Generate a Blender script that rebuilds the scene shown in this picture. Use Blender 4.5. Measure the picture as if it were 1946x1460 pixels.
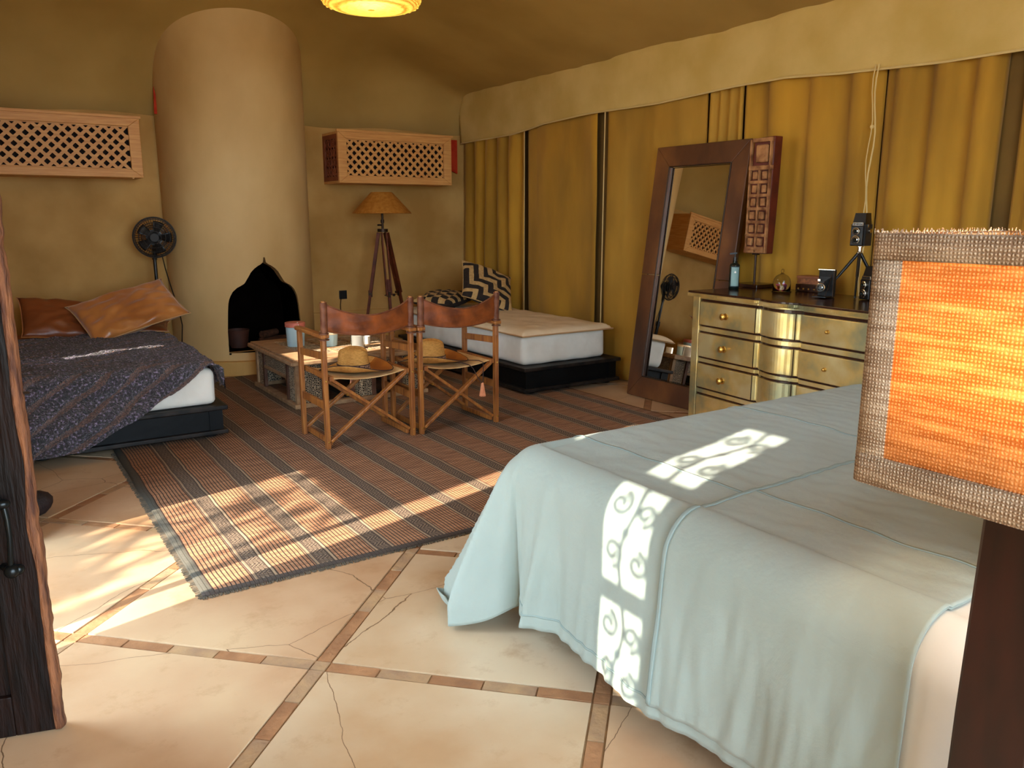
import bpy, bmesh, math, random
from mathutils import Vector, Matrix, noise
random.seed(7)
for o in list(bpy.data.objects): bpy.data.objects.remove(o)
S = bpy.context.scene; C = S.collection; PI = math.pi; V = Vector

# ---------------------------------------------------------------- camera, sky, sun, exposure
cam = bpy.data.cameras.new('camera'); co = bpy.data.objects.new('camera', cam); C.objects.link(co)
co.location = (0, 0, 1.35); co.rotation_euler = (math.radians(90-11.77), 0, math.radians(-33.58))
cam.sensor_width = 36; cam.lens = 1519.4/1946*36; cam.clip_start = .02
S.camera = co
w = bpy.data.worlds.new('sky'); S.world = w; w.use_nodes = True
bg = w.node_tree.nodes['Background']; bg.inputs[0].default_value = (.66, .84, 1.0, 1); bg.inputs[1].default_value = 11.5
sl = bpy.data.lights.new('sun', 'SUN'); sl.energy = 14; sl.angle = .008; sl.color = (1, .90, .74)
so = bpy.data.objects.new('sun', sl); C.objects.link(so)
so.rotation_euler = V((1, .27, -.6)).to_track_quat('-Z', 'Y').to_euler(); so.location = (-6, 0, 6)
def portal(loc, rot, sx, sy):
    l = bpy.data.lights.new('portal', 'AREA'); l.shape = 'RECTANGLE'; l.size = sx; l.size_y = sy; l.cycles.is_portal = True
    o = bpy.data.objects.new('portal', l); C.objects.link(o); o.location = loc; o.rotation_euler = rot
portal((-.80, 2.98, 1.2), (0, -PI/2, 0), 2.4, 1.2)
portal((.8, -1.35, 1.35), (PI/2, 0, 0), 2.8, 2.7)
S.view_settings.view_transform = 'Standard'; S.view_settings.look = 'None'
S.view_settings.exposure = .40; S.view_settings.gamma = 1; S.view_settings.use_curve_mapping = False

# ---------------------------------------------------------------- materials
def rgb(h):
    h = h.lstrip('#'); c = [int(h[i:i+2], 16)/255 for i in (0, 2, 4)]
    return tuple(((x/12.92) if x <= .04045 else ((x+.055)/1.055)**2.4) for x in c) + (1,)
def mat(name, c1, c2=None, rough=.7, scale=4, stretch=(1, 1, 1), bump=0, bscale=None, metal=0, detail=5, weave=0, c3=None, spec=None, transl=0, wscale=300, lo=.35, hi=.65, sheen=0, rot=(0,0,0)):
    m = bpy.data.materials.new(name); m.use_nodes = True; nt = m.node_tree; N = nt.nodes; L = nt.links
    p = N['Principled BSDF']; p.inputs['Roughness'].default_value = rough; p.inputs['Metallic'].default_value = metal
    if spec is not None: p.inputs['Specular IOR Level'].default_value = spec
    if sheen: p.inputs['Sheen Weight'].default_value = sheen
    c1 = rgb(c1) if isinstance(c1, str) else c1
    p.inputs['Base Color'].default_value = c1
    tc = N.new('ShaderNodeTexCoord'); mp = N.new('ShaderNodeMapping'); mp.inputs['Scale'].default_value = stretch; mp.inputs['Rotation'].default_value = rot
    L.new(tc.outputs['Object'], mp.inputs[0])
    col = None
    if c2 is not None:
        nz = N.new('ShaderNodeTexNoise'); nz.inputs['Scale'].default_value = scale; nz.inputs['Detail'].default_value = detail
        L.new(mp.outputs[0], nz.inputs[0])
        r = N.new('ShaderNodeValToRGB'); r.color_ramp.elements[0].position = lo; r.color_ramp.elements[1].position = hi
        r.color_ramp.elements[0].color = c1; r.color_ramp.elements[1].color = rgb(c2)
        if c3: e = r.color_ramp.elements.new((lo+hi)/2); e.color = rgb(c3)
        L.new(nz.outputs[0], r.inputs[0]); col = r.outputs[0]; L.new(col, p.inputs['Base Color'])
    last = None
    if bump:
        n2 = N.new('ShaderNodeTexNoise'); n2.inputs['Scale'].default_value = bscale or scale*3; n2.inputs['Detail'].default_value = 6
        L.new(mp.outputs[0], n2.inputs[0]); b = N.new('ShaderNodeBump'); b.inputs['Strength'].default_value = min(1, bump); b.inputs['Distance'].default_value = .01*max(1, bump)
        L.new(n2.outputs[0], b.inputs['Height']); last = b
    if weave:
        ws = []
        for a in range(3):
            x = N.new('ShaderNodeTexWave'); x.bands_direction = 'XYZ'[a]; x.inputs['Scale'].default_value = wscale; x.inputs['Distortion'].default_value = .8; x.inputs['Detail Scale'].default_value = 3
            L.new(tc.outputs['Object'], x.inputs[0]); ws.append(x)
        ad = N.new('ShaderNodeMath'); L.new(ws[0].outputs['Fac'], ad.inputs[0]); L.new(ws[1].outputs['Fac'], ad.inputs[1])
        a2 = N.new('ShaderNodeMath'); L.new(ad.outputs[0], a2.inputs[0]); L.new(ws[2].outputs['Fac'], a2.inputs[1])
        b = N.new('ShaderNodeBump'); b.inputs['Strength'].default_value = weave; b.inputs['Distance'].default_value = .002
        L.new(a2.outputs[0], b.inputs['Height'])
        if last: L.new(last.outputs[0], b.inputs['Normal'])
        last = b
    if last: L.new(last.outputs[0], p.inputs['Normal'])
    if transl:
        t = N.new('ShaderNodeBsdfTranslucent'); t.inputs[0].default_value = c1
        if col: L.new(col, t.inputs[0])
        if last: L.new(last.outputs[0], t.inputs['Normal'])
        mx = N.new('ShaderNodeMixShader'); mx.inputs[0].default_value = transl
        L.new(p.outputs[0], mx.inputs[1]); L.new(t.outputs[0], mx.inputs[2]); L.new(mx.outputs[0], N['Material Output'].inputs[0])
    return m
M = {}
M['plaster'] = mat('plaster', '#cca05a', '#a87c38', .75, 1.6, bump=.25, bscale=6, detail=8)
M['plaster2'] = mat('plaster_column', '#dab87e', '#c09a5e', .7, 1.3, (1, 1, .6), bump=.25, bscale=7, detail=8)
M['soot'] = mat('soot', '#060403', '#0c0806', .98, 6, spec=0)
M['slab'] = mat('cement_slab', '#d4b690', '#b48a64', .42, 1.5, bump=.12, bscale=9, c3='#c8a480', detail=10)
M['slab2'] = mat('cement_slab_pale', '#d6c0a0', '#bd9a74', .38, 1.9, bump=.12, bscale=11, detail=10)
M['brick'] = mat('floor_brick', '#b08058', '#8f6444', .6, 9, bump=.4, bscale=40)
M['brick2'] = mat('floor_brick_grey', '#9c7d62', '#b7946c', .6, 11, bump=.4, bscale=40)
M['grout'] = mat('grout', '#8a6c4c', '#a58560', .8, 20)
M['ceiling'] = mat('tent_canvas', '#b49454', '#a28244', .85, 1.2, weave=.25, transl=.09)
M['valance'] = mat('valance_canvas', '#dcbc74', '#ccaa5c', .85, 3, bump=.3, bscale=14, weave=.3, transl=.14)
M['curtain'] = mat('curtain_canvas', '#bc871c', '#986c12', .85, 2.5, (1, 1, .35), bump=.25, bscale=12, weave=.25, transl=.05, sheen=.1)
M['curtain2'] = mat('curtain_canvas_pale', '#bb8a2c', '#9c7222', .85, 2.5, (1, 1, .35), bump=.25, bscale=12, weave=.25, transl=.05)
M['curtaindark'] = mat('curtain_canvas_dark', '#6b4c14', '#5a3f10', .9, 2.5, weave=.25)
M['cream_tape'] = mat('cream_tape', '#cdb074', None, .8)
M['pine'] = mat('pine_wood', '#dba25c', '#c48442', .55, 5, (1, 1, 14), bump=.1, rot=(0, PI/2, 0), lo=.3, hi=.7)
M['pinedark'] = mat('pine_wood_red', '#8a4526', '#6e3018', .6, 5)
M['blackcloth'] = mat('box_inside', '#1d0f08', None, .9)
M['blackwood'] = mat('black_painted_wood', '#050607', '#0b0d0e', .5, 8, bump=.2, bscale=20, spec=.2)
M['blackedge'] = mat('worn_black_moulding', '#0f0d0c', '#2a231e', .5, 14, spec=.25)
M['mattress'] = mat('mattress_cotton', '#f2ecdf', '#e6decf', .85, 6, bump=.7, bscale=7, weave=.1)
M['mattresstop'] = mat('topper_cotton', '#e8d3b2', '#dcc6a2', .85, 6, bump=.8, bscale=8, weave=.1)
M['piping'] = mat('piping', '#b98f62', None, .8)
M['fur'] = mat('fleece', '#0a0710', '#b09cc0', .95, 75, bump=3, bscale=110, c3='#2e1c28', detail=6, sheen=.3, lo=.36, hi=.72)
M['fleece_groove'] = mat('fleece_groove', '#3a1a14', '#a06c58', .95, 110, bump=3, bscale=160, detail=3, sheen=.3, lo=.4, hi=.75)
M['satin'] = mat('brown_satin', '#9c5c28', '#bd7a3c', .30, 3, bump=.9, bscale=5, sheen=.3)
M['satin2'] = mat('brown_satin_dark', '#70381a', '#8a4a24', .4, 3, bump=.9, bscale=5)
M['orangesheet'] = mat('orange_sheet', '#b3621c', '#a05414', .7, 5, bump=.5)
M['kcream'] = mat('cream_raffia', '#cfa96e', '#b8925a', .9, 40, bump=.5, bscale=120)
M['kblack'] = mat('black_raffia', '#1d1510', '#2b2018', .9, 40, bump=.5, bscale=120)
M['chairwood'] = mat('chair_wood', '#a86a30', '#7c4420', .38, 5, (9, 9, 1), bump=.05)
M['leather'] = mat('tan_leather', '#964c1c', '#5a2a0e', .5, spec=.3, scale=8, bump=.5, bscale=18, detail=8)
M['leatherdark'] = mat('wrapped_leather', '#582c18', '#7a4a30', .5, 20, spec=.3, bump=.5, bscale=40)
M['canvas'] = mat('seat_canvas', '#dcb47c', '#c89c62', .85, 12, weave=.4)
M['brass'] = mat('small_brass', '#c9a050', None, .35, metal=1)
M['straw'] = mat('straw', '#dca050', '#bc8238', .75, 60, (1, 1, 4), bump=.6, bscale=120)
M['strawdark'] = mat('hat_leather', '#b86c22', '#96521a', .5, 10)
M['hatband'] = mat('hat_band', '#43261a', '#b08a6a', .8, 70, lo=.45, hi=.55)
M['hatband_thin'] = mat('hat_band_edge', '#351d14', None, .8)
M['tassel'] = mat('tassel', '#e09a70', '#d08058', .9, 40)
M['oldwood'] = mat('weathered_carved_wood', '#8a6648', '#b8946c', .7, 12, (1, 6, 1), bump=.5, bscale=30)
M['darkstile'] = mat('dark_carved_stile', '#4a2c1e', '#6b4632', .65, 12, bump=.5, bscale=30)
M['leatherframe'] = mat('brown_leather_frame', '#784a24', '#3e2210', .45, 3, (1, 1, .5), bump=.35, bscale=9, detail=9, c3='#5a341a')
M['carved'] = mat('carved_block_wood', '#b07c4e', '#6e4226', .7, 14, spec=.2, bump=.8, bscale=35)
M['carvedside'] = mat('red_brown_wood', '#6a2614', '#4b170b', .5, 8)
M['steel'] = mat('dark_steel', '#3a2a20', None, .45, metal=.8)
M['topdark'] = mat('dark_brown_top', '#2b150b', '#3a1e10', .22, 8)
M['blackplastic'] = mat('black_plastic', '#0c0c0d', None, .35)
M['blackmatte'] = mat('black_matte', '#100c0b', '#1a1513', .6, 30)
M['leatherette'] = mat('leatherette', '#111010', None, .5, bump=.6, bscale=300)
M['chrome'] = mat('chrome', '#c8c4b8', None, .22, metal=1)
M['redleather'] = mat('red_brown_leather', '#7a2c16', None, .4)
M['greenglass'] = mat('dark_bottle', '#0c1715', None, .12)
M['paperlabel'] = mat('bottle_label', '#7f9c98', '#8ba7a2', .6, 10)
M['white'] = mat('white', '#e9e4da', None, .6)
M['labeldark'] = mat('label_print', '#1b3034', None, .6)
M['tinblue'] = mat('pale_blue_tin', '#a9c6cf', None, .4)
M['tinpink'] = mat('dusty_pink_lid', '#c06a58', None, .45)
M['candle'] = mat('white_candle', '#f0ece0', None, .5)
M['doorwood'] = mat('old_door_wood_shaded', '#1a0a05', '#0b0402', .55, 5, (8, 8, 1), bump=.6, bscale=10, spec=.2)  # wood colour darkened to stand in for shade on the leaf
M['dooredge'] = mat('worn_door_edge', '#4a2412', '#8a5430', .7, 9, (6, 6, 1), bump=1, bscale=22)
M['iron'] = mat('black_iron', '#141819', None, .28, metal=.6)
M['lampwood'] = mat('dark_lamp_wood', '#2c0f0a', '#180806', .3, 6, (4, 4, 1))
M['sheet'] = mat('white_sheet', '#e2dccf', '#d9d4c9', .85, 5, bump=.4, bscale=7)
M['spread'] = mat('grey_green_linen', '#a2aea6', '#97a49c', .85, 3, bump=.35, bscale=22, weave=.25, wscale=420, sheen=.15, lo=.2, hi=.8)
M['spreadseam'] = mat('spread_seam', '#8fa09c', None, .85)
M['terracotta'] = mat('terracotta', '#4e2818', '#3a1c10', .7, 10)
M['log'] = mat('charred_log', '#3a2216', '#5e3c28', .85, 10, (1, 6, 6))
M['lightleakcloth'] = mat('lightleak_cloth', '#e0461c', '#c83010', .8, 8, transl=.4)  # glow of daylight leaking through is put into the saturated orange
M['leaf'] = mat('leaf', '#5f7a3a', '#44602a', .5, 8)
M['bark'] = mat('bark', '#5a4632', '#3d2e20', .9, 8)
M['ground'] = mat('outdoor_sand', '#b9a079', '#a58b64', .9, 2)
M['facade'] = mat('facade_plaster', '#b89668', '#a58456', .8, 2)
M['lampshadeO'] = mat('parchment_shade', '#cc8a34', '#b8741f', .7, 30, transl=.3)
M['darktripod'] = mat('dark_mahogany', '#6a3016', '#42190a', .5, 8, spec=.25)
M['stone'] = mat('dark_stone', '#2c1712', '#1b0f0c', .8, 12, bump=1)
def crack(m):
    nt = m.node_tree; N = nt.nodes; L = nt.links; p = N['Principled BSDF']; tc = [x for x in N if x.type == 'TEX_COORD'][0]
    src = p.inputs['Base Color'].links[0].from_socket
    nz = N.new('ShaderNodeTexNoise'); nz.inputs['Scale'].default_value = 3; nz.inputs['Detail'].default_value = 5
    va = N.new('ShaderNodeVectorMath'); va.operation = 'MULTIPLY_ADD'; va.inputs[1].default_value = (.10, .10, .10); L.new(tc.outputs['Object'], nz.inputs[0]); L.new(nz.outputs['Color'], va.inputs[0]); L.new(tc.outputs['Object'], va.inputs[2])
    v = N.new('ShaderNodeTexVoronoi'); v.feature = 'DISTANCE_TO_EDGE'; v.inputs['Scale'].default_value = 1.1; L.new(va.outputs[0], v.inputs[0])
    r = N.new('ShaderNodeMath'); r.operation = 'LESS_THAN'; r.inputs[1].default_value = .0012; L.new(v.outputs['Distance'], r.inputs[0])
    n2 = N.new('ShaderNodeTexNoise'); n2.inputs['Scale'].default_value = 5; n2.inputs['Detail'].default_value = 8; n2.inputs['Roughness'].default_value = .7; L.new(tc.outputs['Object'], n2.inputs[0])
    rr = N.new('ShaderNodeValToRGB'); rr.color_ramp.elements[0].position = .55; rr.color_ramp.elements[1].position = .75; rr.color_ramp.elements[0].color = (0, 0, 0, 1); rr.color_ramp.elements[1].color = (.7, .7, .7, 1); L.new(n2.outputs[0], rr.inputs[0])
    m1 = N.new('ShaderNodeMix'); m1.data_type = 'RGBA'; L.new(rr.outputs[0], m1.inputs[0]); L.new(src, m1.inputs[6]); m1.inputs[7].default_value = rgb('#a88058')
    m2 = N.new('ShaderNodeMix'); m2.data_type = 'RGBA'; L.new(r.outputs[0], m2.inputs[0]); L.new(m1.outputs[2], m2.inputs[6]); m2.inputs[7].default_value = rgb('#7a5c40'); L.new(m2.outputs[2], p.inputs['Base Color'])
crack(M['slab']); crack(M['slab2'])
# brass sheet of the commode: blotchy patina
def brass_mat():
    m = mat('hammered_brass', '#f4e2a4', '#a8a47c', .30, 3.2, bump=.35, bscale=5, metal=.8, detail=7, c3='#e6c87c', lo=.40, hi=.62)
    nt = m.node_tree; N = nt.nodes; p = N['Principled BSDF']
    n = N.new('ShaderNodeTexNoise'); n.inputs['Scale'].default_value = 6; r = N.new('ShaderNodeMapRange'); r.inputs[3].default_value = .22; r.inputs[4].default_value = .5
    tc = [x for x in N if x.type == 'TEX_COORD'][0]
    nt.links.new(tc.outputs['Object'], n.inputs[0]); nt.links.new(n.outputs[0], r.inputs[0]); nt.links.new(r.outputs[0], p.inputs['Roughness'])
    return m
M['brasssheet'] = brass_mat()
def glass():
    m = bpy.data.materials.new('clear_glass'); m.use_nodes = True; p = m.node_tree.nodes['Principled BSDF']
    p.inputs['Transmission Weight'].default_value = 1; p.inputs['Roughness'].default_value = .02; p.inputs['IOR'].default_value = 1.3; return m
M['glass'] = glass()
def mirror_m():
    m = bpy.data.materials.new('mirror_glass'); m.use_nodes = True; p = m.node_tree.nodes['Principled BSDF']
    p.inputs['Base Color'].default_value = (.82, .82, .80, 1); p.inputs['Metallic'].default_value = 1; p.inputs['Roughness'].default_value = .01; return m
M['mirror'] = mirror_m()
def basket_m():
    m = mat('glowing_wicker', '#d9a83c', '#a87820', .7, 60)
    nt = m.node_tree; N = nt.nodes; L = nt.links; p = N['Principled BSDF']
    tc = N.new('ShaderNodeTexCoord'); w1 = N.new('ShaderNodeTexWave'); w1.bands_direction = 'Z'; w1.inputs['Scale'].default_value = 28; w1.inputs['Distortion'].default_value = 1.5
    L.new(tc.outputs['Object'], w1.inputs[0]); r = N.new('ShaderNodeValToRGB'); r.color_ramp.elements[0].color = rgb('#c47a18'); r.color_ramp.elements[1].color = rgb('#ffd858')
    L.new(w1.outputs['Fac'], r.inputs[0]); L.new(r.outputs[0], p.inputs['Emission Color']); p.inputs['Emission Strength'].default_value = .75
    b = N.new('ShaderNodeBump'); b.inputs['Distance'].default_value = .01; L.new(w1.outputs['Fac'], b.inputs['Height']); L.new(b.outputs[0], p.inputs['Normal'])
    return m
M['basket'] = basket_m()
def burlap(name, ca, cb, tl):
    m = bpy.data.materials.new(name); m.use_nodes = True; nt = m.node_tree; N = nt.nodes; L = nt.links; p = N['Principled BSDF']
    tc = N.new('ShaderNodeTexCoord'); fs = []
    for a, s in (('Y', 62), ('Z', 62)):
        x = N.new('ShaderNodeTexWave'); x.bands_direction = a; x.inputs['Scale'].default_value = s; x.inputs['Distortion'].default_value = 2.5; x.inputs['Detail'].default_value = 3; x.inputs['Detail Scale'].default_value = 3
        L.new(tc.outputs['Object'], x.inputs[0]); fs.append(x)
    mu = N.new('ShaderNodeMath'); mu.operation = 'MULTIPLY'; L.new(fs[0].outputs['Fac'], mu.inputs[0]); L.new(fs[1].outputs['Fac'], mu.inputs[1])
    nz = N.new('ShaderNodeTexNoise'); nz.inputs['Scale'].default_value = 10; nz.inputs['Detail'].default_value = 6
    mp = N.new('ShaderNodeMapping'); mp.inputs['Scale'].default_value = (1, 1.0, 9); L.new(tc.outputs['Object'], mp.inputs[0]); L.new(mp.outputs[0], nz.inputs[0])
    ad = N.new('ShaderNodeMath'); ad.operation = 'MULTIPLY_ADD'; ad.inputs[1].default_value = 1.6; ad.inputs[2].default_value = -.75; L.new(nz.outputs[0], ad.inputs[0])
    a2 = N.new('ShaderNodeMath'); L.new(mu.outputs[0], a2.inputs[0]); L.new(ad.outputs[0], a2.inputs[1]); a2.use_clamp = True
    r = N.new('ShaderNodeValToRGB'); r.color_ramp.elements[0].color = rgb(ca); r.color_ramp.elements[1].color = rgb(cb); r.color_ramp.elements[1].position = .7
    L.new(a2.outputs[0], r.inputs[0]); L.new(r.outputs[0], p.inputs['Base Color']); p.inputs['Roughness'].default_value = .9
    t = N.new('ShaderNodeBsdfTranslucent'); L.new(r.outputs[0], t.inputs[0]); mx = N.new('ShaderNodeMixShader'); mx.inputs[0].default_value = tl
    b = N.new('ShaderNodeBump'); b.inputs['Distance'].default_value = .002; L.new(mu.outputs[0], b.inputs['Height']); L.new(b.outputs[0], p.inputs['Normal'])
    L.new(p.outputs[0], mx.inputs[1]); L.new(t.outputs[0], mx.inputs[2]); L.new(mx.outputs[0], N['Material Output'].inputs[0]); return m
M['burlap'] = burlap('burlap_panel', '#b88040', '#f6cc94', .6)
M['burlapedge'] = burlap('burlap_hem', '#806248', '#c8ae92', .08)
def rug_m():
    m = bpy.data.materials.new('woven_rug'); m.use_nodes = True; nt = m.node_tree; N = nt.nodes; L = nt.links; p = N['Principled BSDF']; p.inputs['Roughness'].default_value = .9
    tc = N.new('ShaderNodeTexCoord'); sp = N.new('ShaderNodeSeparateXYZ')
    dn = N.new('ShaderNodeTexNoise'); dn.inputs['Scale'].default_value = 3.5; dn.inputs['Detail'].default_value = 3; L.new(tc.outputs['Object'], dn.inputs[0])
    dm = N.new('ShaderNodeVectorMath'); dm.operation = 'MULTIPLY_ADD'; dm.inputs[1].default_value = (.022, 0, 0); L.new(dn.outputs['Color'], dm.inputs[0]); L.new(tc.outputs['Object'], dm.inputs[2])
    L.new(dm.outputs[0], sp.inputs[0])
    def mth(op, a, b=None, c=None, clamp=False):
        x = N.new('ShaderNodeMath'); x.operation = op; x.use_clamp = clamp
        for i, v in enumerate((a, b, c)):
            if v is None: continue
            if isinstance(v, (int, float)): x.inputs[i].default_value = v
            else: L.new(v, x.inputs[i])
        return x.outputs[0]
    X = sp.outputs[0]; Y = sp.outputs[1]
    # bands: period .40 m along x : tan ribbed field then brown band of .095 m
    fr = mth('FRACT', mth('DIVIDE', mth('SUBTRACT', X, .200), .245))
    band = mth('LESS_THAN', fr, .385)
    rib = mth('FRACT', mth('DIVIDE', X, .0162)); ribd = mth('LESS_THAN', rib, .26)
    wl = mth('LESS_THAN', mth('ABSOLUTE', mth('SUBTRACT', mth('ABSOLUTE', mth('SUBTRACT', fr, .192)), .15)), .018)
    # zigzag in the brown band
    tri = mth('ABSOLUTE', mth('SUBTRACT', mth('FRACT', mth('MULTIPLY', Y, 14)), .5))
    zz = mth('FRACT', mth('ADD', mth('MULTIPLY', X, 55), mth('MULTIPLY', tri, 4)))
    zzl = mth('MULTIPLY', mth('LESS_THAN', zz, .3), mth('LESS_THAN', mth('ABSOLUTE', mth('SUBTRACT', fr, .192)), .10))
    nz = N.new('ShaderNodeTexNoise'); nz.inputs['Scale'].default_value = 30; mpn = N.new('ShaderNodeMapping'); mpn.inputs['Scale'].default_value = (.25, 5, 1); L.new(tc.outputs['Object'], mpn.inputs[0]); L.new(mpn.outputs[0], nz.inputs[0])
    r = N.new('ShaderNodeValToRGB'); r.color_ramp.elements[0].position = .35; r.color_ramp.elements[1].position = .65; r.color_ramp.elements[0].color = rgb('#7c5236'); r.color_ramp.elements[1].color = rgb('#aa7a56'); L.new(nz.outputs[0], r.inputs[0])
    def mix(f, a, b):
        x = N.new('ShaderNodeMix'); x.data_type = 'RGBA'; L.new(f, x.inputs[0])
        for i, v in ((6, a), (7, b)):
            if isinstance(v, str): x.inputs[i].default_value = rgb(v)
            else: L.new(v, x.inputs[i])
        return x.outputs[2]
    c = mix(ribd, r.outputs[0], '#2c201c')
    brown = mix(zzl, '#4a3a2e', '#86705a'); brown = mix(wl, brown, '#9a8064')
    c = mix(band, c, brown)
    edge = mth('LESS_THAN', X, .045); c = mix(edge, c, '#4b463c')
    ge = mth('LESS_THAN', Y, .03); c = mix(ge, c, '#40342c')
    L.new(c, p.inputs['Base Color'])
    h = mth('ADD', mth('ADD', mth('MULTIPLY', mth('ABSOLUTE', mth('SUBTRACT', rib, .12)), 1.0), nz.outputs[0]), mth('MULTIPLY', band, .3))
    b = N.new('ShaderNodeBump'); b.inputs['Distance'].default_value = .006; L.new(h, b.inputs['Height']); L.new(b.outputs[0], p.inputs['Normal'])
    return m
M['rug'] = rug_m()
M['rugfringe'] = mat('rug_fringe', '#4b463c', '#6b5c4a', .95, 60)
def carve_m(name, hi, lo, sc=45):
    m = bpy.data.materials.new(name); m.use_nodes = True; nt = m.node_tree; N = nt.nodes; L = nt.links; p = N['Principled BSDF']; p.inputs['Roughness'].default_value = .7
    tc = N.new('ShaderNodeTexCoord'); v = N.new('ShaderNodeTexVoronoi'); v.feature = 'DISTANCE_TO_EDGE'; v.inputs['Scale'].default_value = sc; v.inputs['Randomness'].default_value = .6; L.new(tc.outputs['Object'], v.inputs[0])
    r = N.new('ShaderNodeValToRGB'); r.color_ramp.elements[0].position = .1; r.color_ramp.elements[1].position = .2; r.color_ramp.elements[0].color = rgb(hi); r.color_ramp.elements[1].color = rgb(lo)
    L.new(v.outputs['Distance'], r.inputs[0]); L.new(r.outputs[0], p.inputs['Base Color'])
    b = N.new('ShaderNodeBump'); b.invert = True; b.inputs['Distance'].default_value = .01; L.new(v.outputs['Distance'], b.inputs['Height']); L.new(b.outputs[0], p.inputs['Normal']); return m
M['carvepanel'] = carve_m('carved_foliage_panel', '#b8a488', '#1a120d', 75)
M['starpanel'] = carve_m('carved_red_panel', '#9a5a34', '#2a120b', 30)

# ---------------------------------------------------------------- geometry helpers
class MB:
    def __init__(s): s.b = bmesh.new()
    def box(s, x0, x1, y0, y1, z0, z1, rot=None, piv=None):
        r = bmesh.ops.create_cube(s.b, size=1)['verts']
        for v in r: v.co = V(((x0+x1)/2+v.co.x*(x1-x0), (y0+y1)/2+v.co.y*(y1-y0), (z0+z1)/2+v.co.z*(z1-z0)))
        if rot is not None:
            pv = V(piv) if piv else V(((x0+x1)/2, (y0+y1)/2, (z0+z1)/2))
            for v in r: v.co = pv+rot@(v.co-pv)
        return s
    def bar(s, p0, p1, w, h, up=(0, 0, 1)):
        p0, p1 = V(p0), V(p1); d = (p1-p0); L = d.length; d.normalize(); up = V(up)
        if abs(d.dot(up)) > .98: up = V((1, 0, 0)) if abs(d.x) < .9 else V((0, 1, 0))
        sx = d.cross(up).normalized(); uz = sx.cross(d).normalized()
        vs = [s.b.verts.new(p0+d*t*L+sx*a*w/2+uz*c*h/2) for t in (0, 1) for a, c in ((-1, -1), (1, -1), (1, 1), (-1, 1))]
        for f in ((0, 1, 2, 3), (7, 6, 5, 4), (0, 4, 5, 1), (1, 5, 6, 2), (2, 6, 7, 3), (3, 7, 4, 0)): s.b.faces.new([vs[i] for i in f])
        return s
    def cyl(s, p0, p1, r0, r1=None, n=16):
        r1 = r0 if r1 is None else r1; p0, p1 = V(p0), V(p1); q = (p1-p0).to_track_quat('Z', 'Y').to_matrix()
        A = [s.b.verts.new(p0+q@V((r0*math.cos(2*PI*i/n), r0*math.sin(2*PI*i/n), 0))) for i in range(n)]
        B = [s.b.verts.new(p1+q@V((r1*math.cos(2*PI*i/n), r1*math.sin(2*PI*i/n), 0))) for i in range(n)]
        for i in range(n): j = (i+1) % n; s.b.faces.new((A[i], A[j], B[j], B[i]))
        s.b.faces.new(A[::-1]); s.b.faces.new(B); return s
    def lathe(s, prof, c=(0, 0, 0), n=32, q=None, cap=True, sx=1, sy=1):
        c = V(c); rings = []
        for r, z in prof:
            ring = []
            for i in range(n):
                p = V((r*sx*math.cos(2*PI*i/n), r*sy*math.sin(2*PI*i/n), z))
                if q: p = q@p
                ring.append(s.b.verts.new(c+p))
            rings.append(ring)
        for A, B in zip(rings, rings[1:]):
            for i in range(n): j = (i+1) % n; s.b.faces.new((A[i], A[j], B[j], B[i]))
        if cap:
            s.b.faces.new(rings[0][::-1]); s.b.faces.new(rings[-1])
        return s
    def tube(s, pts, r, n=8, closed=False, r1=None):
        pts = [V(p) for p in pts]; m = len(pts); rings = []; prev = None
        for i, p in enumerate(pts):
            a = pts[(i-1) % m] if (i or closed) else p; b = pts[(i+1) % m] if (i < m-1 or closed) else p
            d = (b-a).normalized(); q = d.cross(V((0, 0, 1)))
            if q.length < .1: q = d.cross(V((0, 1, 0)))
            q.normalize()
            if prev and q.dot(prev) < 0: q = -q
            if prev: q = (prev-d*prev.dot(d)).normalized()
            prev = q; t = d.cross(q); rr = r if r1 is None else r+(r1-r)*i/(m-1)
            rings.append([s.b.verts.new(p+q*rr*math.cos(2*PI*k/n)+t*rr*math.sin(2*PI*k/n)) for k in range(n)])
        for i in range(m if closed else m-1):
            A, B = rings[i], rings[(i+1) % m]
            for k in range(n): j = (k+1) % n; s.b.faces.new((A[k], A[j], B[j], B[k]))
        if not closed: s.b.faces.new(rings[0][::-1]); s.b.faces.new(rings[-1])
        return s
    def sphere(s, c, r, n=12, sc=(1, 1, 1)):
        g = bmesh.ops.create_uvsphere(s.b, u_segments=n*2, v_segments=n, radius=r)['verts']
        for v in g: v.co = V(c)+V((v.co.x*sc[0], v.co.y*sc[1], v.co.z*sc[2]))
        return s
    def grid(s, fn, nu, nv, mfn=None):
        vs = [[s.b.verts.new(fn(i/nu, j/nv)) for j in range(nv+1)] for i in range(nu+1)]
        for i in range(nu):
            for j in range(nv):
                f = s.b.faces.new((vs[i][j], vs[i+1][j], vs[i+1][j+1], vs[i][j+1]))
                if mfn: f.material_index = mfn((i+.5)/nu, (j+.5)/nv)
        return s
    def poly(s, pts, h):   # extruded polygon given as 3D points, h = extrusion vector
        A = [s.b.verts.new(V(p)) for p in pts]; B = [s.b.verts.new(V(p)+V(h)) for p in pts]; n = len(A)
        s.b.faces.new(A[::-1]); s.b.faces.new(B)
        for i in range(n): j = (i+1) % n; s.b.faces.new((A[i], A[j], B[j], B[i]))
        return s
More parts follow.
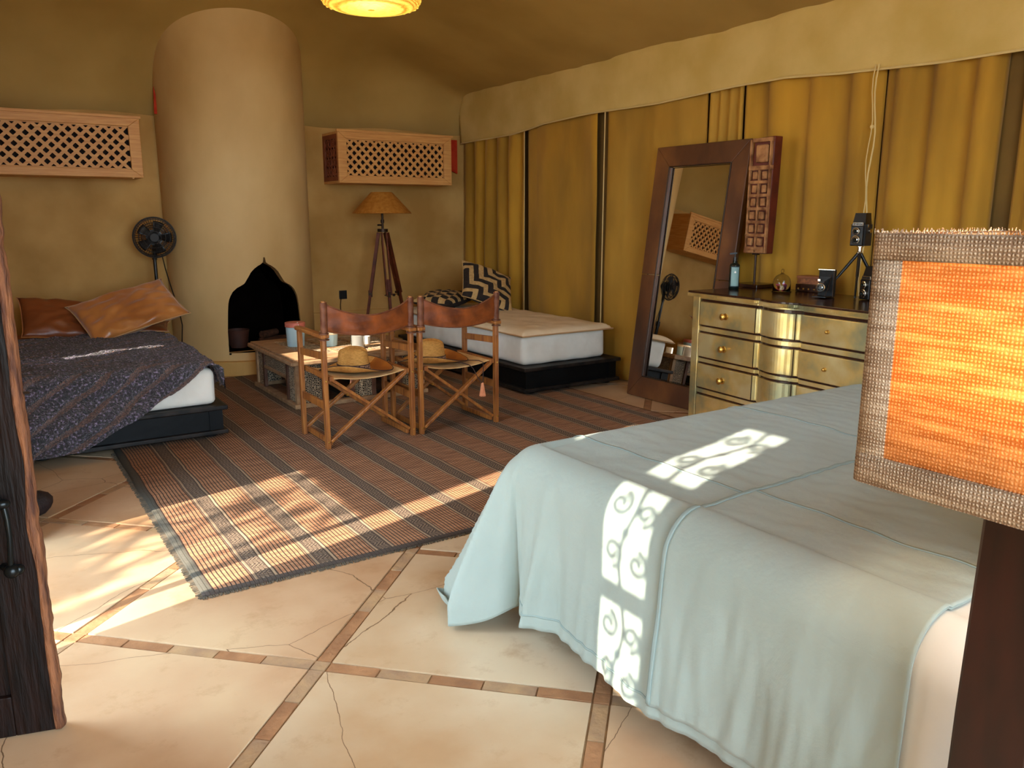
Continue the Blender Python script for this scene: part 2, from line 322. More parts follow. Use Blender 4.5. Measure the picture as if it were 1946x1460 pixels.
    def build(s, name, m, parent=None, smooth=False, bevel=0, solid=0, sub=0, mats=None, recalc=True, angle=40):
        if recalc: bmesh.ops.recalc_face_normals(s.b, faces=s.b.faces)
        org = V((0, 0, 0)); p = parent
        while p is not None: org += p.location; p = p.parent
        for v in s.b.verts: v.co -= org
        me = bpy.data.meshes.new(name); s.b.to_mesh(me); s.b.free()
        for x in (mats or [m]): me.materials.append(x)
        if smooth:
            me.polygons.foreach_set('use_smooth', [True]*len(me.polygons))
            if angle: me.set_sharp_from_angle(angle=math.radians(angle))
        o = bpy.data.objects.new(name, me); C.objects.link(o)
        if parent is not None: o.parent = parent
        if bevel:
            b = o.modifiers.new('bevel', 'BEVEL'); b.width = bevel; b.segments = 2; b.limit_method = 'ANGLE'
        if solid:
            b = o.modifiers.new('solid', 'SOLIDIFY'); b.thickness = solid; b.offset = 0
        if sub:
            b = o.modifiers.new('sub', 'SUBSURF'); b.levels = sub; b.render_levels = sub
        return o
def tag(o, label, cat, group=None, kind=None):
    if label: o['label'] = label
    if cat: o['category'] = cat
    if group: o['group'] = group
    if kind: o['kind'] = kind
    return o
def thing(name, label, cat, loc=(0, 0, 0), group=None):
    o = bpy.data.objects.new(name, None); C.objects.link(o); o.location = loc; o.empty_display_size = .1
    return tag(o, label, cat, group)
def struct(o, label, cat=None): o['kind'] = 'structure'; o['label'] = label; o['category'] = cat or o.name.split('_')[0]; return o
def dup(root, delta, label, group=None, rotz=0):
    r = root.copy(); C.objects.link(r); r.location = root.location+V(delta); r.rotation_euler.z += rotz; r['label'] = label
    for ch in list(root.children):
        c = ch.copy(); C.objects.link(c); c.parent = r
        for g in list(ch.children):
            d = g.copy(); C.objects.link(d); d.parent = c
    return r
def ns(x, y, z=0): return noise.noise(V((x, y, z)))
def sstep(a, b, x):
    t = max(0, min(1, (x-a)/(b-a))); return t*t*(3-2*t)
def interp(xs, ys, x):
    if x <= xs[0]: return ys[0]
    for i in range(len(xs)-1):
        if x <= xs[i+1]:
            t = (x-xs[i])/(xs[i+1]-xs[i]); return ys[i]+(ys[i+1]-ys[i])*t
    return ys[-1]

# ================================================================= SETTING
XW, YW = 4.50, 7.62            # curtain wall plane, back wall plane
XL, YL = .04, 3.73             # inner left wall, where it starts
XF, YF = -.75, -1.3            # outer facade left, front wall behind the camera
# ---- floor: slab field laid diagonally between brick strips
fl = MB().box(XF-.1, XW+.1, YF-.1, YW+.1, -.1, -.006).build('floor', M['grout']); struct(fl, 'cream cement floor divided by diagonal strips of terracotta brick')
R2 = 2**.5
def clip(poly, x0, x1, y0, y1):
    for ax, lim, sg in ((0, x0, 1), (0, x1, -1), (1, y0, 1), (1, y1, -1)):
        out = []
        for i in range(len(poly)):
            a, b = poly[i-1], poly[i]; da, db = sg*(a[ax]-lim), sg*(b[ax]-lim)
            if (da >= 0) != (db >= 0): t = da/(da-db); out.append((a[0]+(b[0]-a[0])*t, a[1]+(b[1]-a[1])*t))
            if db >= 0: out.append(b)
        poly = out
        if not poly: return []
    return poly
def area(p): return abs(sum(p[i-1][0]*p[i][1]-p[i][0]*p[i-1][1] for i in range(len(p))))/2
def uv2(u, v): return ((u-v)/R2, (u+v)/R2)
su, sv, u0, v0, hw = .885, .865, 2.070, 1.020, .026
si = 0
for iu in range(-5, 9):
    for iv in range(-7, 8):
        ua, ub = u0+iu*su+hw+.002, u0+(iu+1)*su-hw-.002; va, vb = v0+iv*sv+hw+.002, v0+(iv+1)*sv-hw-.002
        p = clip([uv2(ua, va), uv2(ub, va), uv2(ub, vb), uv2(ua, vb)], XF+.02, XW-.02, YF+.02, YW-.02)
        if len(p) < 3 or area(p) < .01: continue
        if area(p) > 0:
            si += 1
            o = MB().poly([(x, y, -.006) for x, y in p], (0, 0, .006+.0008*math.sin(si*2.3))).build('floor_slab', M['slab'] if si % 3 else M['slab2'], fl)
bricks = []
bl = .165
def brick(cu, cv, lu, lv, k):
    du = lu/2-.0025; dv = lv/2-.0025
    p = clip([uv2(cu-du, cv-dv), uv2(cu+du, cv-dv), uv2(cu+du, cv+dv), uv2(cu-du, cv+dv)], XF+.02, XW-.02, YF+.02, YW-.02)
    if len(p) < 3 or area(p) < .002: return
    cx, cy = uv2(cu, cv)
    # visible zone only: outside the rug, bed and furniture
    if not (-.2 < cx < 4.5 and .9 < cy < 5.6): return
    if .7 < cx < 3.7 and 3.0 < cy: return
    if cx > 1.75 and cy < 2.1: return
    if cx < .9 and cy > 5.05: return
    MB().poly([(x, y, -.006) for x, y in p], (0, 0, .0045+.0015*math.sin(k*5.1))).build('brick', M['brick'] if (k*7) % 5 > 1 else M['brick2'], fl)
k = 0
for iu in range(-4, 9):
    n = int(round((sv-2*hw)/bl))
    for iv in range(-7, 8):
        for q in range(n):
            k += 1; L_ = (sv-2*hw)/n; brick(u0+iu*su, v0+iv*sv+hw+(q+.5)*L_, 2*hw-.004, L_, k)
        k += 1; brick(u0+iu*su, v0+iv*sv, 2*hw-.002, 2*hw-.002, k)
for iv in range(-7, 8):
    n = int(round((su-2*hw)/bl))
    for iu in range(-4, 9):
        for q in range(n):
            k += 1; L_ = (su-2*hw)/n; brick(u0+iu*su+hw+(q+.5)*L_, v0+iv*sv, L_, 2*hw-.004, k)
g = MB().box(-30, 30, -30, 30, -.25, -.12).build('ground', M['ground']); struct(g, 'pale sandy ground outside the tent')

# ---- walls
def wall_with_holes(name, axis, pos, th, a0, a1, z1, holes, m, label):
    xs = sorted({a0, a1, *[h[0] for h in holes], *[h[1] for h in holes]}); zs = sorted({0, z1, *[h[2] for h in holes], *[h[3] for h in holes]})
    b = MB()
    for i in range(len(xs)-1):
        for j in range(len(zs)-1):
            cx, cz = (xs[i]+xs[i+1])/2, (zs[j]+zs[j+1])/2
            if any(h[0] < cx < h[1] and h[2] < cz < h[3] for h in holes): continue
            if axis == 'X': b.box(pos-th, pos, xs[i], xs[i+1], zs[j], zs[j+1])
            else: b.box(xs[i], xs[i+1], pos-th, pos, zs[j], zs[j+1])
    bmesh.ops.remove_doubles(b.b, verts=b.b.verts, dist=1e-5)
    return struct(b.build(name, m), label)
wb = MB().box(XL-.15, XW+.1, YW, YW+.15, 0, 2.32).build('wall_back', M['plaster']); struct(wb, 'ochre plastered back wall below the tent canvas')
wall_with_holes('wall_left', 'X', XL, .15, YL, YW+.15, 3.1, [(4.84, 5.27, 1.42, 2.02), (5.44, 5.56, .70, 1.16)], M['plaster'], 'ochre plastered left wall beside the left daybed')
wall_with_holes('wall_entrance', 'X', XF, .06, YF, YL+.1, 3.3, [(2.51, 2.665, 0, 2.6), (2.695, 3.62, 0, 2.5), (.82, 1.01, 1.30, 1.61), (.82, 1.01, 1.64, 1.98), (.82, 1.01, 2.01, 2.42), (1.365, 1.395, 2.04, 2.39)], M['facade'], 'plastered entrance wall with glazed openings')
struct(MB().box(XF, XL-.15, YL+.02, YL+.12, 0, 3.2).build('wall_return', M['plaster']), 'short plaster return beside the entrance')
wall_with_holes('wall_front', 'Y', YF, .1, XF-.06, XW+.1, 3.3, [(-.6, 2.2, 0, 2.7)], M['plaster'], 'plastered wall behind the viewpoint with a wide opening added for sky light')  # unseen opening, widened to let more sky light into the room
struct(MB().box(XW, XW+.04, YF, YW+.15, 0, 2.9).build('wall_right', M['curtaindark']), 'dark canvas backing of the right tent wall')
# low ledge along the back wall
struct(MB().box(2.62, XW-.02, YW-.03, YW, 0, .43).build('baseboard_back', M['plaster'], None, bevel=.004), 'low plaster ledge at the foot of the back wall')

# ---- ceiling of tent cloth
def zc(x, y):
    d = YW-y
    A = 2.56+.32*(XW-.05-x); A2 = 2.85+.55*(x+.8)
    B = 2.19+.36*(1-math.exp(-max(d, 0)/.08))+.38*(1-math.exp(-max(d, 0)/.40))+.22*d
    k = 16
    z = -math.log(math.exp(-k*A)+math.exp(-k*B)+math.exp(-k*A2)+math.exp(-k*3.55))/k
    z += .012*math.sin(5*x+2*y)*math.exp(-d)+.02*ns(x*1.3, y*1.3)
    return z
def cf(u, v):
    x = XF-.12+(XW+.10-(XF-.12))*u; y = YF-.12+(YW+.12-(YF-.12))*(1-(1-v)**2.2)
    return V((x, y, zc(x, min(y, YW))))
struct(MB().grid(cf, 70, 120).build('ceiling', M['ceiling'], smooth=True, solid=.006), 'ochre canvas tent roof')
# ---- valance on the right
vb = [(7.6, 2.11), (7.37, 2.118), (6.6, 2.127), (6.08, 2.176), (5.42, 2.199), (4.67, 2.191), (3.91, 2.215), (3.48, 2.215), (3.1, 2.188), (2.48, 2.161), (2.1, 2.158), (-1.2, 2.16)]
vb = vb[::-1]
def vbot(y): return interp([p[0] for p in vb], [p[1] for p in vb], y)
def vf(u, v):
    y = -1.25+(7.57+1.25)*u; zt = zc(4.36, y)+.004; z = vbot(y)+(zt-vbot(y))*v
    kn = math.exp(-((v-.97)/.05)**2)*.012*max(0, math.sin(y*16))
    return V((4.372+.02*(1-v)+.006*ns(y*5, z*6)+kn-.012*v+.01*math.sin(y*3)*(1-v), y, z))
va = MB().grid(vf, 320, 24).build('valance', M['valance'], smooth=True, solid=.004); tag(va, 'long pale canvas valance hanging above the mustard curtains', 'valance')
MB().tube([vf(i/160, 0)+V((-.003, 0, -.003)) for i in range(161)], .007, 6).build('hem', M['cream_tape'], va, smooth=True)

# ---- curtains: one hanging drop each
def curtain(name, y0, y1, amp, freq, m, label, seed, pale=0, dark=None, n=None):
    def f(u, v):
        y = y0+(y1-y0)*u; z = .01+(2.42-.01)*v
        ph = y*freq*2*PI+seed+.7*ns(y*2, seed, z*.5)
        a = amp*(1+.5*ns(y*1.7+seed, z*.4)); s = math.sin(ph)
        w_ = a*(abs(s)**.7*(1 if s > 0 else -1))+.012*ns(y*6, z*1.5, seed)
        w_ *= .55+.75*(.5+ns(y*2.6+seed*3, z*.3)); e = min(u, 1-u); w_ += .02*math.exp(-e*40)
        xx = 4.435-pale+w_*.9; return V((max(xx, 4.405) if z > 1.98 else max(xx, 4.405-.4*(1.98-z)), y, z))
    o = MB().grid(f, n or int(abs(y1-y0)*70)+8, 20).build('curtain', m, smooth=True, solid=.003, angle=0)
    return tag(o, label, 'curtain', 'curtain drops along the right tent wall')
CG = 'curtain drops along the right tent wall'
c1 = curtain('curtain', 6.44, 7.58, .045, 4.6, M['curtain'], 'olive curtain drop with close folds in the far right corner behind the daybed pillows', 1)
c2 = curtain('curtain', 5.40, 6.435, .012, 1.4, M['curtain'], 'smooth olive curtain drop behind the right daybed, left of the dark gap', 2)
c3 = curtain('curtain', 4.20, 5.275, .014, 1.6, M['curtain2'], 'olive curtain drop between the right daybed and the leaning mirror', 3)
c4 = curtain('curtain', 2.85, 3.83, .034, 3.4, M['curtain'], 'mustard curtain drop behind the leaning mirror and carved panel', 4)
c5 = curtain('curtain', 2.19, 2.84, .048, 4.8, M['curtain'], 'mustard curtain drop with deep folds between the cord and the dark slit', 5)
c6 = curtain('curtain', 1.10, 2.09, .045, 5, M['curtain'], 'mustard curtain drop at the right edge above the burlap lampshade', 6)
c7 = curtain('curtain', -1.2, 1.08, .034, 3.1, M['curtain'], 'mustard curtain drop nearest the bed head', 7)
c8 = curtain('curtain', 3.85, 4.18, .022, 11, M['curtain2'], 'narrow pleated strip of olive canvas above the leaning mirror', 8, pale=.0, n=60)
MB().tube([(4.415, 6.438, z*.25+.02) for z in range(10)], .004, 6).build('piping', M['cream_tape'], c2)
MB().tube([(4.412, 5.272, z*.25+.02) for z in range(10)], .005, 6).build('piping', M['cream_tape'], c3)
cd = MB().tube([(4.38, 2.845+.012*math.sin(z*.9), 2.2-z*.075) for z in range(0, 19)], .0045, 6).tube([(4.372, 2.86+.010*math.sin(z*1.1), 2.2-z*.075) for z in range(0, 29)], .003, 6)
cd.sphere((4.376, 2.853, 1.86), .012, 6)
tag(cd.build('cord', M['cream_tape'], smooth=True), 'pale knotted cord hanging down the curtains above the tripod camera', 'cord')

# ================================================================= FIREPLACE COLUMN
XC, YC, RC = 2.035, 7.60, .635
fp = thing('fireplace', 'tall rounded plaster fireplace column with a dark lobed arch opening', 'fireplace', (XC, YC, 0))
_h = [(.330, .20), (.329, .388), (.318, .557), (.311, .625), (.303, .662), (.290, .695), (.271, .729), (.237, .761), (.203, .780), (.183, .792), (.170, .806), (.157, .828), (.141, .853), (.119, .891), (.09, .921), (.06, .942), (.035, .955), (.014, .972), (.006, 1.015)]
ax = [-p[0] for p in _h]+[p[0] for p in _h[::-1]]
az = [p[1] for p in _h]+[p[1] for p in _h[::-1]]
AX = 2.068
SIN = .20
def cy(x): return YC-math.sqrt(max(0, RC*RC-(x-XC)**2))
cols = sorted({round(XC+RC*math.sin(-PI/2+PI*i/72), 4) for i in range(73)} | {round(AX+a, 4) for a in ax})
b = MB()
def quad(bm, *p): bm.b.faces.new([bm.b.verts.new(V(q)) for q in p])
for xa, xb in zip(cols, cols[1:]):
    mid = (xa+xb)/2
    def col_to(z0a, z0b, z1a, z1b, n):
        for i in range(n):
            t0, t1 = i/n, (i+1)/n
            quad(b, (xa, cy(xa), z0a+(z1a-z0a)*t0), (xb, cy(xb), z0b+(z1b-z0b)*t0), (xb, cy(xb), z0b+(z1b-z0b)*t1), (xa, cy(xa), z0a+(z1a-z0a)*t1))
    if abs(mid-AX) < .3299:
        za, zb = interp(ax, az, xa-AX), interp(ax, az, xb-AX)
        
        col_to(0, 0, SIN, SIN, 1); col_to(za, zb, zc(xa, cy(xa))-.002, zc(xb, cy(xb))-.002, 8)
    else: col_to(0, 0, zc(xa, cy(xa))-.002, zc(xb, cy(xb))-.002, 8)
bmesh.ops.remove_doubles(b.b, verts=b.b.verts, dist=1e-4)
b.build('column', M['plaster2'], fp, smooth=True, angle=0)
out = [(AX+a, z) for a, z in zip(ax, az)]
def reveal(n0, n1, m, nm):
    b = MB()
    for (xa, za), (xb, zb) in zip(out+[out[-1]], out[1:]+[out[0]]):
        if nm == 'hearth_floor' : pass
        quad(b, (xa, n0(xa), za), (xb, n0(xb), zb), (xb, n1(xb), zb), (xa, n1(xa), za))
    return b.build(nm, m, fp, smooth=True, recalc=False, angle=30)
reveal(lambda x: cy(x), lambda x: 7.10, M['plaster2'], 'arch_reveal')
reveal(lambda x: 7.10, lambda x: 7.56, M['soot'], 'firebox')
MB().poly([(x, 7.56, z) for x, z in out], (0, .02, 0)).build('firebox_back', M['soot'], fp)
MB().box(AX-.33, AX+.33, 7.03, 7.56, .185, .198).build('hearth_floor', M['soot'], fp)
bp = MB()
pr_ = [(XC+.68*math.cos(PI+PI*i/40), YC-.005+.68*math.sin(PI+PI*i/40)) for i in range(41)]
bp.poly([(x, y, .0) for x, y in pr_], (0, 0, .13)); bp.build('plinth', M['plaster'], fp, bevel=.008)
MB().lathe([(0, 0), (.07, 0), (.09, .12), (.10, .16), (.095, .16), (.08, .02), (0, .02)], (1.90, 7.33, .2), 24, cap=False).build('pot', M['terracotta'], smooth=True)
tag(bpy.data.objects['pot'], 'dim terracotta pot standing inside the fireplace arch, on the left', 'pot')
for i, (x, y, a, z) in enumerate([(2.20, 7.30, .2, .235), (2.22, 7.36, -.5, .24), (2.18, 7.33, .9, .30)]):
    o = MB().cyl((x-.13*math.cos(a), y-.05*math.sin(a), z), (x+.13*math.cos(a), y+.05*math.sin(a), z+.01), .036, .03, 10).build('firewood_log', M['log'], smooth=True)
    tag(o, ['charred log lying in front in the fireplace', 'charred log lying behind in the fireplace', 'charred log laid across the top of the other two in the fireplace'][i], 'log', 'logs in the fireplace')

# ================================================================= LATTICE BOXES (air conditioner covers)
def lattice_box(x0, x1, y0, y1, z0, z1, label, side):
    t = thing('lattice_box', label, 'wall cabinet', ((x0+x1)/2, y1, z0))
    th = .02; fw = .085
    b = MB().box(x0, x1, y0+.03, y1, z1-th, z1).box(x0, x1, y0+.03, y1, z0, z0+th).box(x1-th, x1, y0+.03, y1, z0+th, z1-th)
    if not side: b.box(x0, x0+th, y0+.03, y1, z0+th, z1-th)
    b.build('carcass', M['pine'], t)
    MB().box(x0+.03, x1-.03, y0+.10, y0+.11, z0+.03, z1-.03).build('dark_backing', M['blackcloth'], t)
    # mitred front frame
    def rail(pts, nm='frame_rail'): MB().poly([(x, y0, z) for x, z in pts], (0, .03, 0)).build(nm, M['pine'], t, bevel=.004)
    e = .0
    rail([(x0-e, z0), (x1+e, z0), (x1-fw, z0+fw*.75), (x0+fw, z0+fw*.75)]); rail([(x0-e, z1), (x1+e, z1), (x1-fw, z1-fw*.75), (x0+fw, z1-fw*.75)])
    rail([(x0, z0), (x0+fw, z0+fw*.75), (x0+fw, z1-fw*.75), (x0, z1)]); rail([(x1, z0), (x1-fw, z0+fw*.75), (x1-fw, z1-fw*.75), (x1, z1)])
    # outer lip
    MB().box(x0-.012, x1+.012, y0-.012, y0+.012, z1-.004, z1+.018).build('top_moulding', M['pine'], t, bevel=.003)
    a0, a1, c0, c1 = x0+fw, x1-fw, z0+fw*.75, z1-fw*.75
    lat = MB().box(a0, a1, y0+.022, y0+.03, c0, c0+.008).box(a0, a1, y0+.022, y0+.03, c1-.008, c1).build('lattice', M['pine'], t)
    pitch = .058; W = a1-a0; H = c1-c0; n = int((W+H)/(pitch*R2))+1
    for k in range(1, n+1):
        s = k*pitch*R2
        # line x+z = s and x-z = s-H
        p0 = (max(0, s-H), min(H, s)); p1 = (min(W, s), max(0, s-W))
        if abs(p1[0]-p0[0]) > .02: MB().bar((a0+p0[0], y0+.020, c0+p0[1]), (a0+p1[0], y0+.020, c0+p1[1]), .008, .024, (1, 0, 1)).build('slat', M['pine'], lat)
        q0 = (max(0, s-H), max(0, H-s)); q1 = (min(W, s), min(H, H-s+W))
        if abs(q1[0]-q0[0]) > .02: MB().bar((a0+q0[0], y0+.027, c0+q0[1]), (a0+q1[0], y0+.027, c0+q1[1]), .008, .024, (-1, 0, 1)).build('slat', M['pine'], lat)
    bb = MB()
    for k in range(1, n+1):
        for l in range(1, n+1):
            s = k*pitch*R2; d = l*pitch*R2-H; x = (s+d)/2; z = (s-d)/2
            if .01 < x < W-.01 and .01 < z < H-.01: bb.cyl((a0+x, y0+.010, c0+z), (a0+x, y0+.018, c0+z), .020, .017, 8)
    bb.build('bead', M['pine'], lat)['kind'] = 'stuff'
    if side:
        sp = MB().box(x0, x0+.02, y0+.03, y0+.06, z0+th, z1-th).box(x0, x0+.02, y1-.05, y1, z0+th, z1-th).box(x0, x0+.02, y0+.06, y1-.05, z0+th, z0+.06).box(x0, x0+.02, y0+.06, y1-.05, z1-.06, z1-th).build('side_frame', M['pinedark'], t)
        MB().box(x0+.03, x0+.04, y0+.05, y1-.03, z0+.04, z1-.04).build('side_backing', M['blackcloth'], t)
        q = MB(); ya, yb, za, zb = y0+.06, y1-.05, z0+.06, z1-.06
        for i in range(1, 4): yy = ya+(yb-ya)*i/4; q.box(x0+.004, x0+.014, yy-.005, yy+.005, za, zb)
        for i in range(4):
            zz0 = za+(zb-za)*i/4; zz1 = za+(zb-za)*(i+1)/4; ym = (ya+yb)/2
            for (p, r_) in (((ya, zz0), (ym, zz1)), ((ym, zz0), (ya, zz1)), ((ym, zz0), (yb, zz1)), ((yb, zz0), (ym, zz1))): q.bar((x0+.008, p[0], p[1]), (x0+.008, r_[0], r_[1]), .010, .012, (1, 0, 0))
            for yc_ in ((ya+ym)/2, (ym+yb)/2): q.tube([(x0+.006, yc_+.030*math.cos(a*PI/6), (zz0+zz1)/2+.030*math.sin(a*PI/6)) for a in range(12)], .006, 6, closed=True)
        q.build('star_lattice', M['pinedark'], t)
    return t
lattice_box(XL+.01, 1.215, 7.23, YW, 1.665, 2.125, 'pale pine lattice box on the wall left of the fireplace column', False)
lattice_box(2.885, 4.075, 7.23, YW, 1.665, 2.125, 'pale pine lattice box on the wall right of the fireplace column, above the tripod lamp', True)
tag(MB().poly([(4.17, 7.56, 1.86), (4.33, 7.56, 1.80), (4.33, 7.56, 2.14), (4.15, 7.56, 2.14)], (0, .01, 0)).build('cloth_scrap', M['lightleakcloth']), 'orange-red cloth, light-leak glow in its colour, between the right lattice box and the curtain corner', 'cloth')
tag(MB().poly([(1.385, 7.50, 2.20), (1.43, 7.50, 2.20), (1.42, 7.50, 2.30), (1.395, 7.50, 2.42)], (0, .01, 0)).build('cloth_scrap', M['lightleakcloth']), 'orange cloth wedge, light-leak glow in its colour, beside the top of the fireplace column', 'cloth')

# ================================================================= DAYBEDS
def bed_base(x0, x1, y0, y1, h, label):
    t = thing('daybed', label, 'bed', ((x0+x1)/2, (y0+y1)/2, .012))
    MB().box(x0+.04, x1-.04, y0+.04, y1-.02, .045, h-.02).build('plinth_box', M['blackwood'], t)
    MB().box(x0, x1, y0, y1, h-.028, h).build('top_moulding', M['blackedge'], t, bevel=.007)
    MB().box(x0+.005, x1-.005, y0+.005, y1, .035, .062).build('foot_moulding', M['blackedge'], t, bevel=.006)
    for (a, b_) in ((x0+.03, x0+.11), (x1-.11, x1-.03)):
        MB().box(a, b_, y0+.03, y0+.045, .062, h-.028).build('corner_panel', M['blackwood'], t)
    for (a, b_) in ((x0+.1, y0+.09), (x1-.1, y0+.09), (x0+.1, y1-.1), (x1-.1, y1-.1)):
        MB().lathe([(.03, .0125), (.045, .018), (.045, .030), (.03, .040)], (a, b_, 0), 16).build('foot', M['blackwood'], t, smooth=True)
    return t
lb = bed_base(.09, 1.20, 4.98, 7.06, .215, 'low black daybed against the left wall under a purple-brown fleece')
rb = bed_base(3.37, 4.33, 4.90, 7.1, .225, 'low black daybed along the right curtain wall with a bare cream mattress')
def rounded_mattress(x0, x1, y0, y1, z0, z1, m, r=.05, nm='mattress', par=None, wr=.0):
    b = MB().box(x0, x1, y0, y1, z0, z1)
    bmesh.ops.bevel(b.b, geom=list(b.b.edges), offset=r, segments=4, profile=.6, affect='EDGES')
    bmesh.ops.subdivide_edges(b.b, edges=[e for e in b.b.edges if e.calc_length() > .15], cuts=24, use_grid_fill=True)
    for v in b.b.verts:
        if wr: v.co += V((ns(v.co.y*9, v.co.z*14, 1), ns(v.co.x*9, v.co.z*14, 2), .4*ns(v.co.x*6, v.co.y*6, 3)))*wr
    return b.build(nm, m, par, smooth=True, angle=0)
lm = rounded_mattress(.12, 1.145, 5.03, 7.03, .216, .442, M['mattress'], wr=.006)
tag(lm, 'cream mattress lying on the left black daybed', 'mattress')
rm = rounded_mattress(3.42, 4.24, 5.0, 7.05, .226, .47, M['mattress'], wr=.010)
tag(rm, 'thick cream mattress in a fitted cover on the right black daybed', 'mattress')
# topper with piped edge
def topf(u, v):
    x = 3.385+(4.285-3.385)*u; y = 4.955+(7.06-4.955)*v; e = min(u*.9, (1-u)*.9, v*2.1, (1-v)*2.1)
    h = .030*(1-math.exp(-e/.035)); return V((x+.008*ns(y*5, 1), y+.010*ns(x*6, 2), .478+h+.010*ns(x*7, y*7)*min(1, e*14)-.012*math.exp(-e/.02)))
tp = MB().grid(topf, 50, 90).grid(lambda u, v: topf(u, v)*1+V((0, 0, -.010)), 50, 90).build('mattress_topper', M['mattresstop'], smooth=True, angle=0); tag(tp, 'cream cotton topper with piped hem spread on the right daybed', 'topper')
rim = [topf(i/40, 0) for i in range(41)]+[topf(1, i/60) for i in range(1, 61)]+[topf(1-i/40, 1) for i in range(1, 41)]+[topf(0, 1-i/60) for i in range(1, 60)]
MB().tube([p+V((0, 0, -.003)) for p in rim], .006, 6, closed=True).build('piping', M['piping'], tp, smooth=True)
# fleece on the left bed
def fl_f(u, v):
    X = .105+(1.215-.105)*u
    hang = min(.425, max(.03, .02+(1.15-X)*.52+.03*ns(X*5, 3)))
    total = hang+(6.62-5.0); s = v*total; top = .472
    q = (X*.67-(5.0-hang+s if s >= hang else 5.0-hang+s)*1.0)/1.204
    s0 = s-hang                       # <0 : hanging
    ridge = abs(math.sin(PI*q/.098))**.45*.026
    ridge += .008*ns(X*60, s*60)+.02*ns(X*4, s*4)
    r = .05
    if s0 < 0:
        d = -s0
        if d < r*PI/2: y = 5.03-r*math.sin(d/r); z = top-r*(1-math.cos(d/r)); n = V((0, -math.sin(d/r), math.cos(d/r)))
        else: dd = d-r*PI/2; y = 4.98-.10*sstep(.12, .24, dd+.05)*.75-.03*dd/.3; z = top-r-dd; n = V((0, -1, 0))
        p = V((X, y, max(z, .03)))
    else: p = V((X, 5.03+s0, top)); n = V((0, 0, 1))
    # right edge drops a little
    if X > 1.12: k_ = (X-1.12)/.095; p.z -= .16*k_*k_*(1 if s0 > -.03 else .2); p.x = 1.12+.06*k_; n = (n+V((k_, 0, 0))).normalized()
    if X < .14: p.z -= .02
    return p+n*ridge
def fl_m(u, v):
    X = .105+1.11*u; hang = min(.425, max(.03, .02+(1.15-X)*.52+.03*ns(X*5, 3))); s = v*(hang+1.62)
    q = (X*.67-(5.0-hang+s))/1.204
    return 1 if abs(math.sin(PI*(q+.02*ns(X*3, s*3))/.098)) < .42+.25*ns(X*9, s*9) else 0
fb = MB().grid(fl_f, 220, 360, fl_m).build('fleece_blanket', M['fur'], smooth=True, solid=.008, angle=0, mats=[M['fur'], M['fleece_groove']]); tag(fb, 'purple-brown ribbed fleece blanket draped diagonally over the left daybed', 'blanket')
tag(MB().grid(lambda u, v: V((.12+.42*u, 6.55+.45*v, .452+.02*ns(u*4, v*4)+.03*math.sin(u*3))), 20, 16).build('folded_sheet', M['orangesheet'], smooth=True, solid=.02), 'orange sheet corner between fleece and cushions on the left daybed', 'sheet')

def pillow(w, d, h, loc, rot, m, name, label, cat='pillow', group=None, n=28, mats=None, mfn=None, seam=None, wr=.012, seed=0, flop=0):
    from mathutils import Euler
    q = Euler([math.radians(a) for a in rot], 'XYZ').to_matrix(); c = V(loc)
    t = MB()
    def sf(sgn):
        def f(u, v):
            a, b_ = u*2-1, v*2-1
            k = (1-a**2)*(1-b_**2); th = h/2*max(0, k)**.45
            px = a*w/2*(1-.07*(1-a*a)*0-.06*(b_*b_ < 2)*(1-b_**4)*abs(a)**3); py = b_*d/2*(1-.06*(1-a**4)*abs(b_)**3)
            z = sgn*th*(1+.25*ns(a*2+seed, b_*2, sgn))+wr*ns(a*4+seed, b_*4, 5)*(k**.3)+flop*(a*a)
            return c+q@V((px, py, z))
        return f
    t.grid(sf(1), n, n, mfn); t.grid(lambda u, v: sf(-1)(u, v), n, n, (lambda u, v: 1) if mats else None)
    bmesh.ops.remove_doubles(t.b, verts=t.b.verts, dist=1e-4)
    o = t.build(name, m, smooth=True, mats=mats, angle=0); tag(o, label, cat, group)
    if seam:
        f = sf(1); P = [f(i/30, 0) for i in range(30)]+[f(1, i/30) for i in range(30)]+[f(1-i/30, 1) for i in range(30)]+[f(0, 1-i/30) for i in range(30)]
        MB().tube(P, .004, 6, closed=True).build('piping', seam, o, smooth=True)
    return o
pillow(.62, .42, .15, (.52, 6.80, .60), (38, 8, 4), M['satin2'], 'satin_cushion', 'dark brown satin cushion at the back left of the left daybed', seam=M['satin'], seed=3, wr=.02)
pillow(.74, .46, .13, (.93, 6.66, .66), (34, -14, 10), M['satin'], 'satin_cushion', 'shiny copper-brown satin cushion lying on top in front on the left daybed', seam=M['piping'], seed=8, wr=.03)
pillow(.60, .42, .10, (.93, 6.82, .52), (4, 3, -12), M['satin2'], 'satin_cushion', 'brown satin cushion lying flat underneath the others on the left daybed', seam=M['piping'], seed=12, wr=.02)

# kuba cushions
K1 = ["########################", "#..####......#####.....#", "#.#.##.####..#...#.###.#", "#.#.##.#..#..#.#.#.#.#.#", "#.#....#.##..#.#.#.#.#.#", "#.######.#...#.#...#.#.#", "#........#.###.#####.#.#", "####.#####.#.........#.#", "#....#.....#.#########.#", "#.####.#####.#.........#", "#.#....#.....#.#####.###", "#.#.####.#####.#...#...#", "#.#.#....#.....#.#.###.#", "#.#.#.####.#####.#...#.#", "#.#.#.#....#.....###.#.#", "#...#.#.####.###...#.#.#", "#####.#.#....#.###.#.#.#", "#.....#.#.####...#.#.#.#", "#.#####.#.#....#.#.#...#", "#.#.....#.#.####.#.#####", "#.#.#####.#.#....#.....#", "#.#.......#.#.########.#", "#.#########.#..........#", "########################"]
def kf(u, v): return 1 if K1[min(23, int(v*24))][min(23, int(u*24))] == '#' else 0
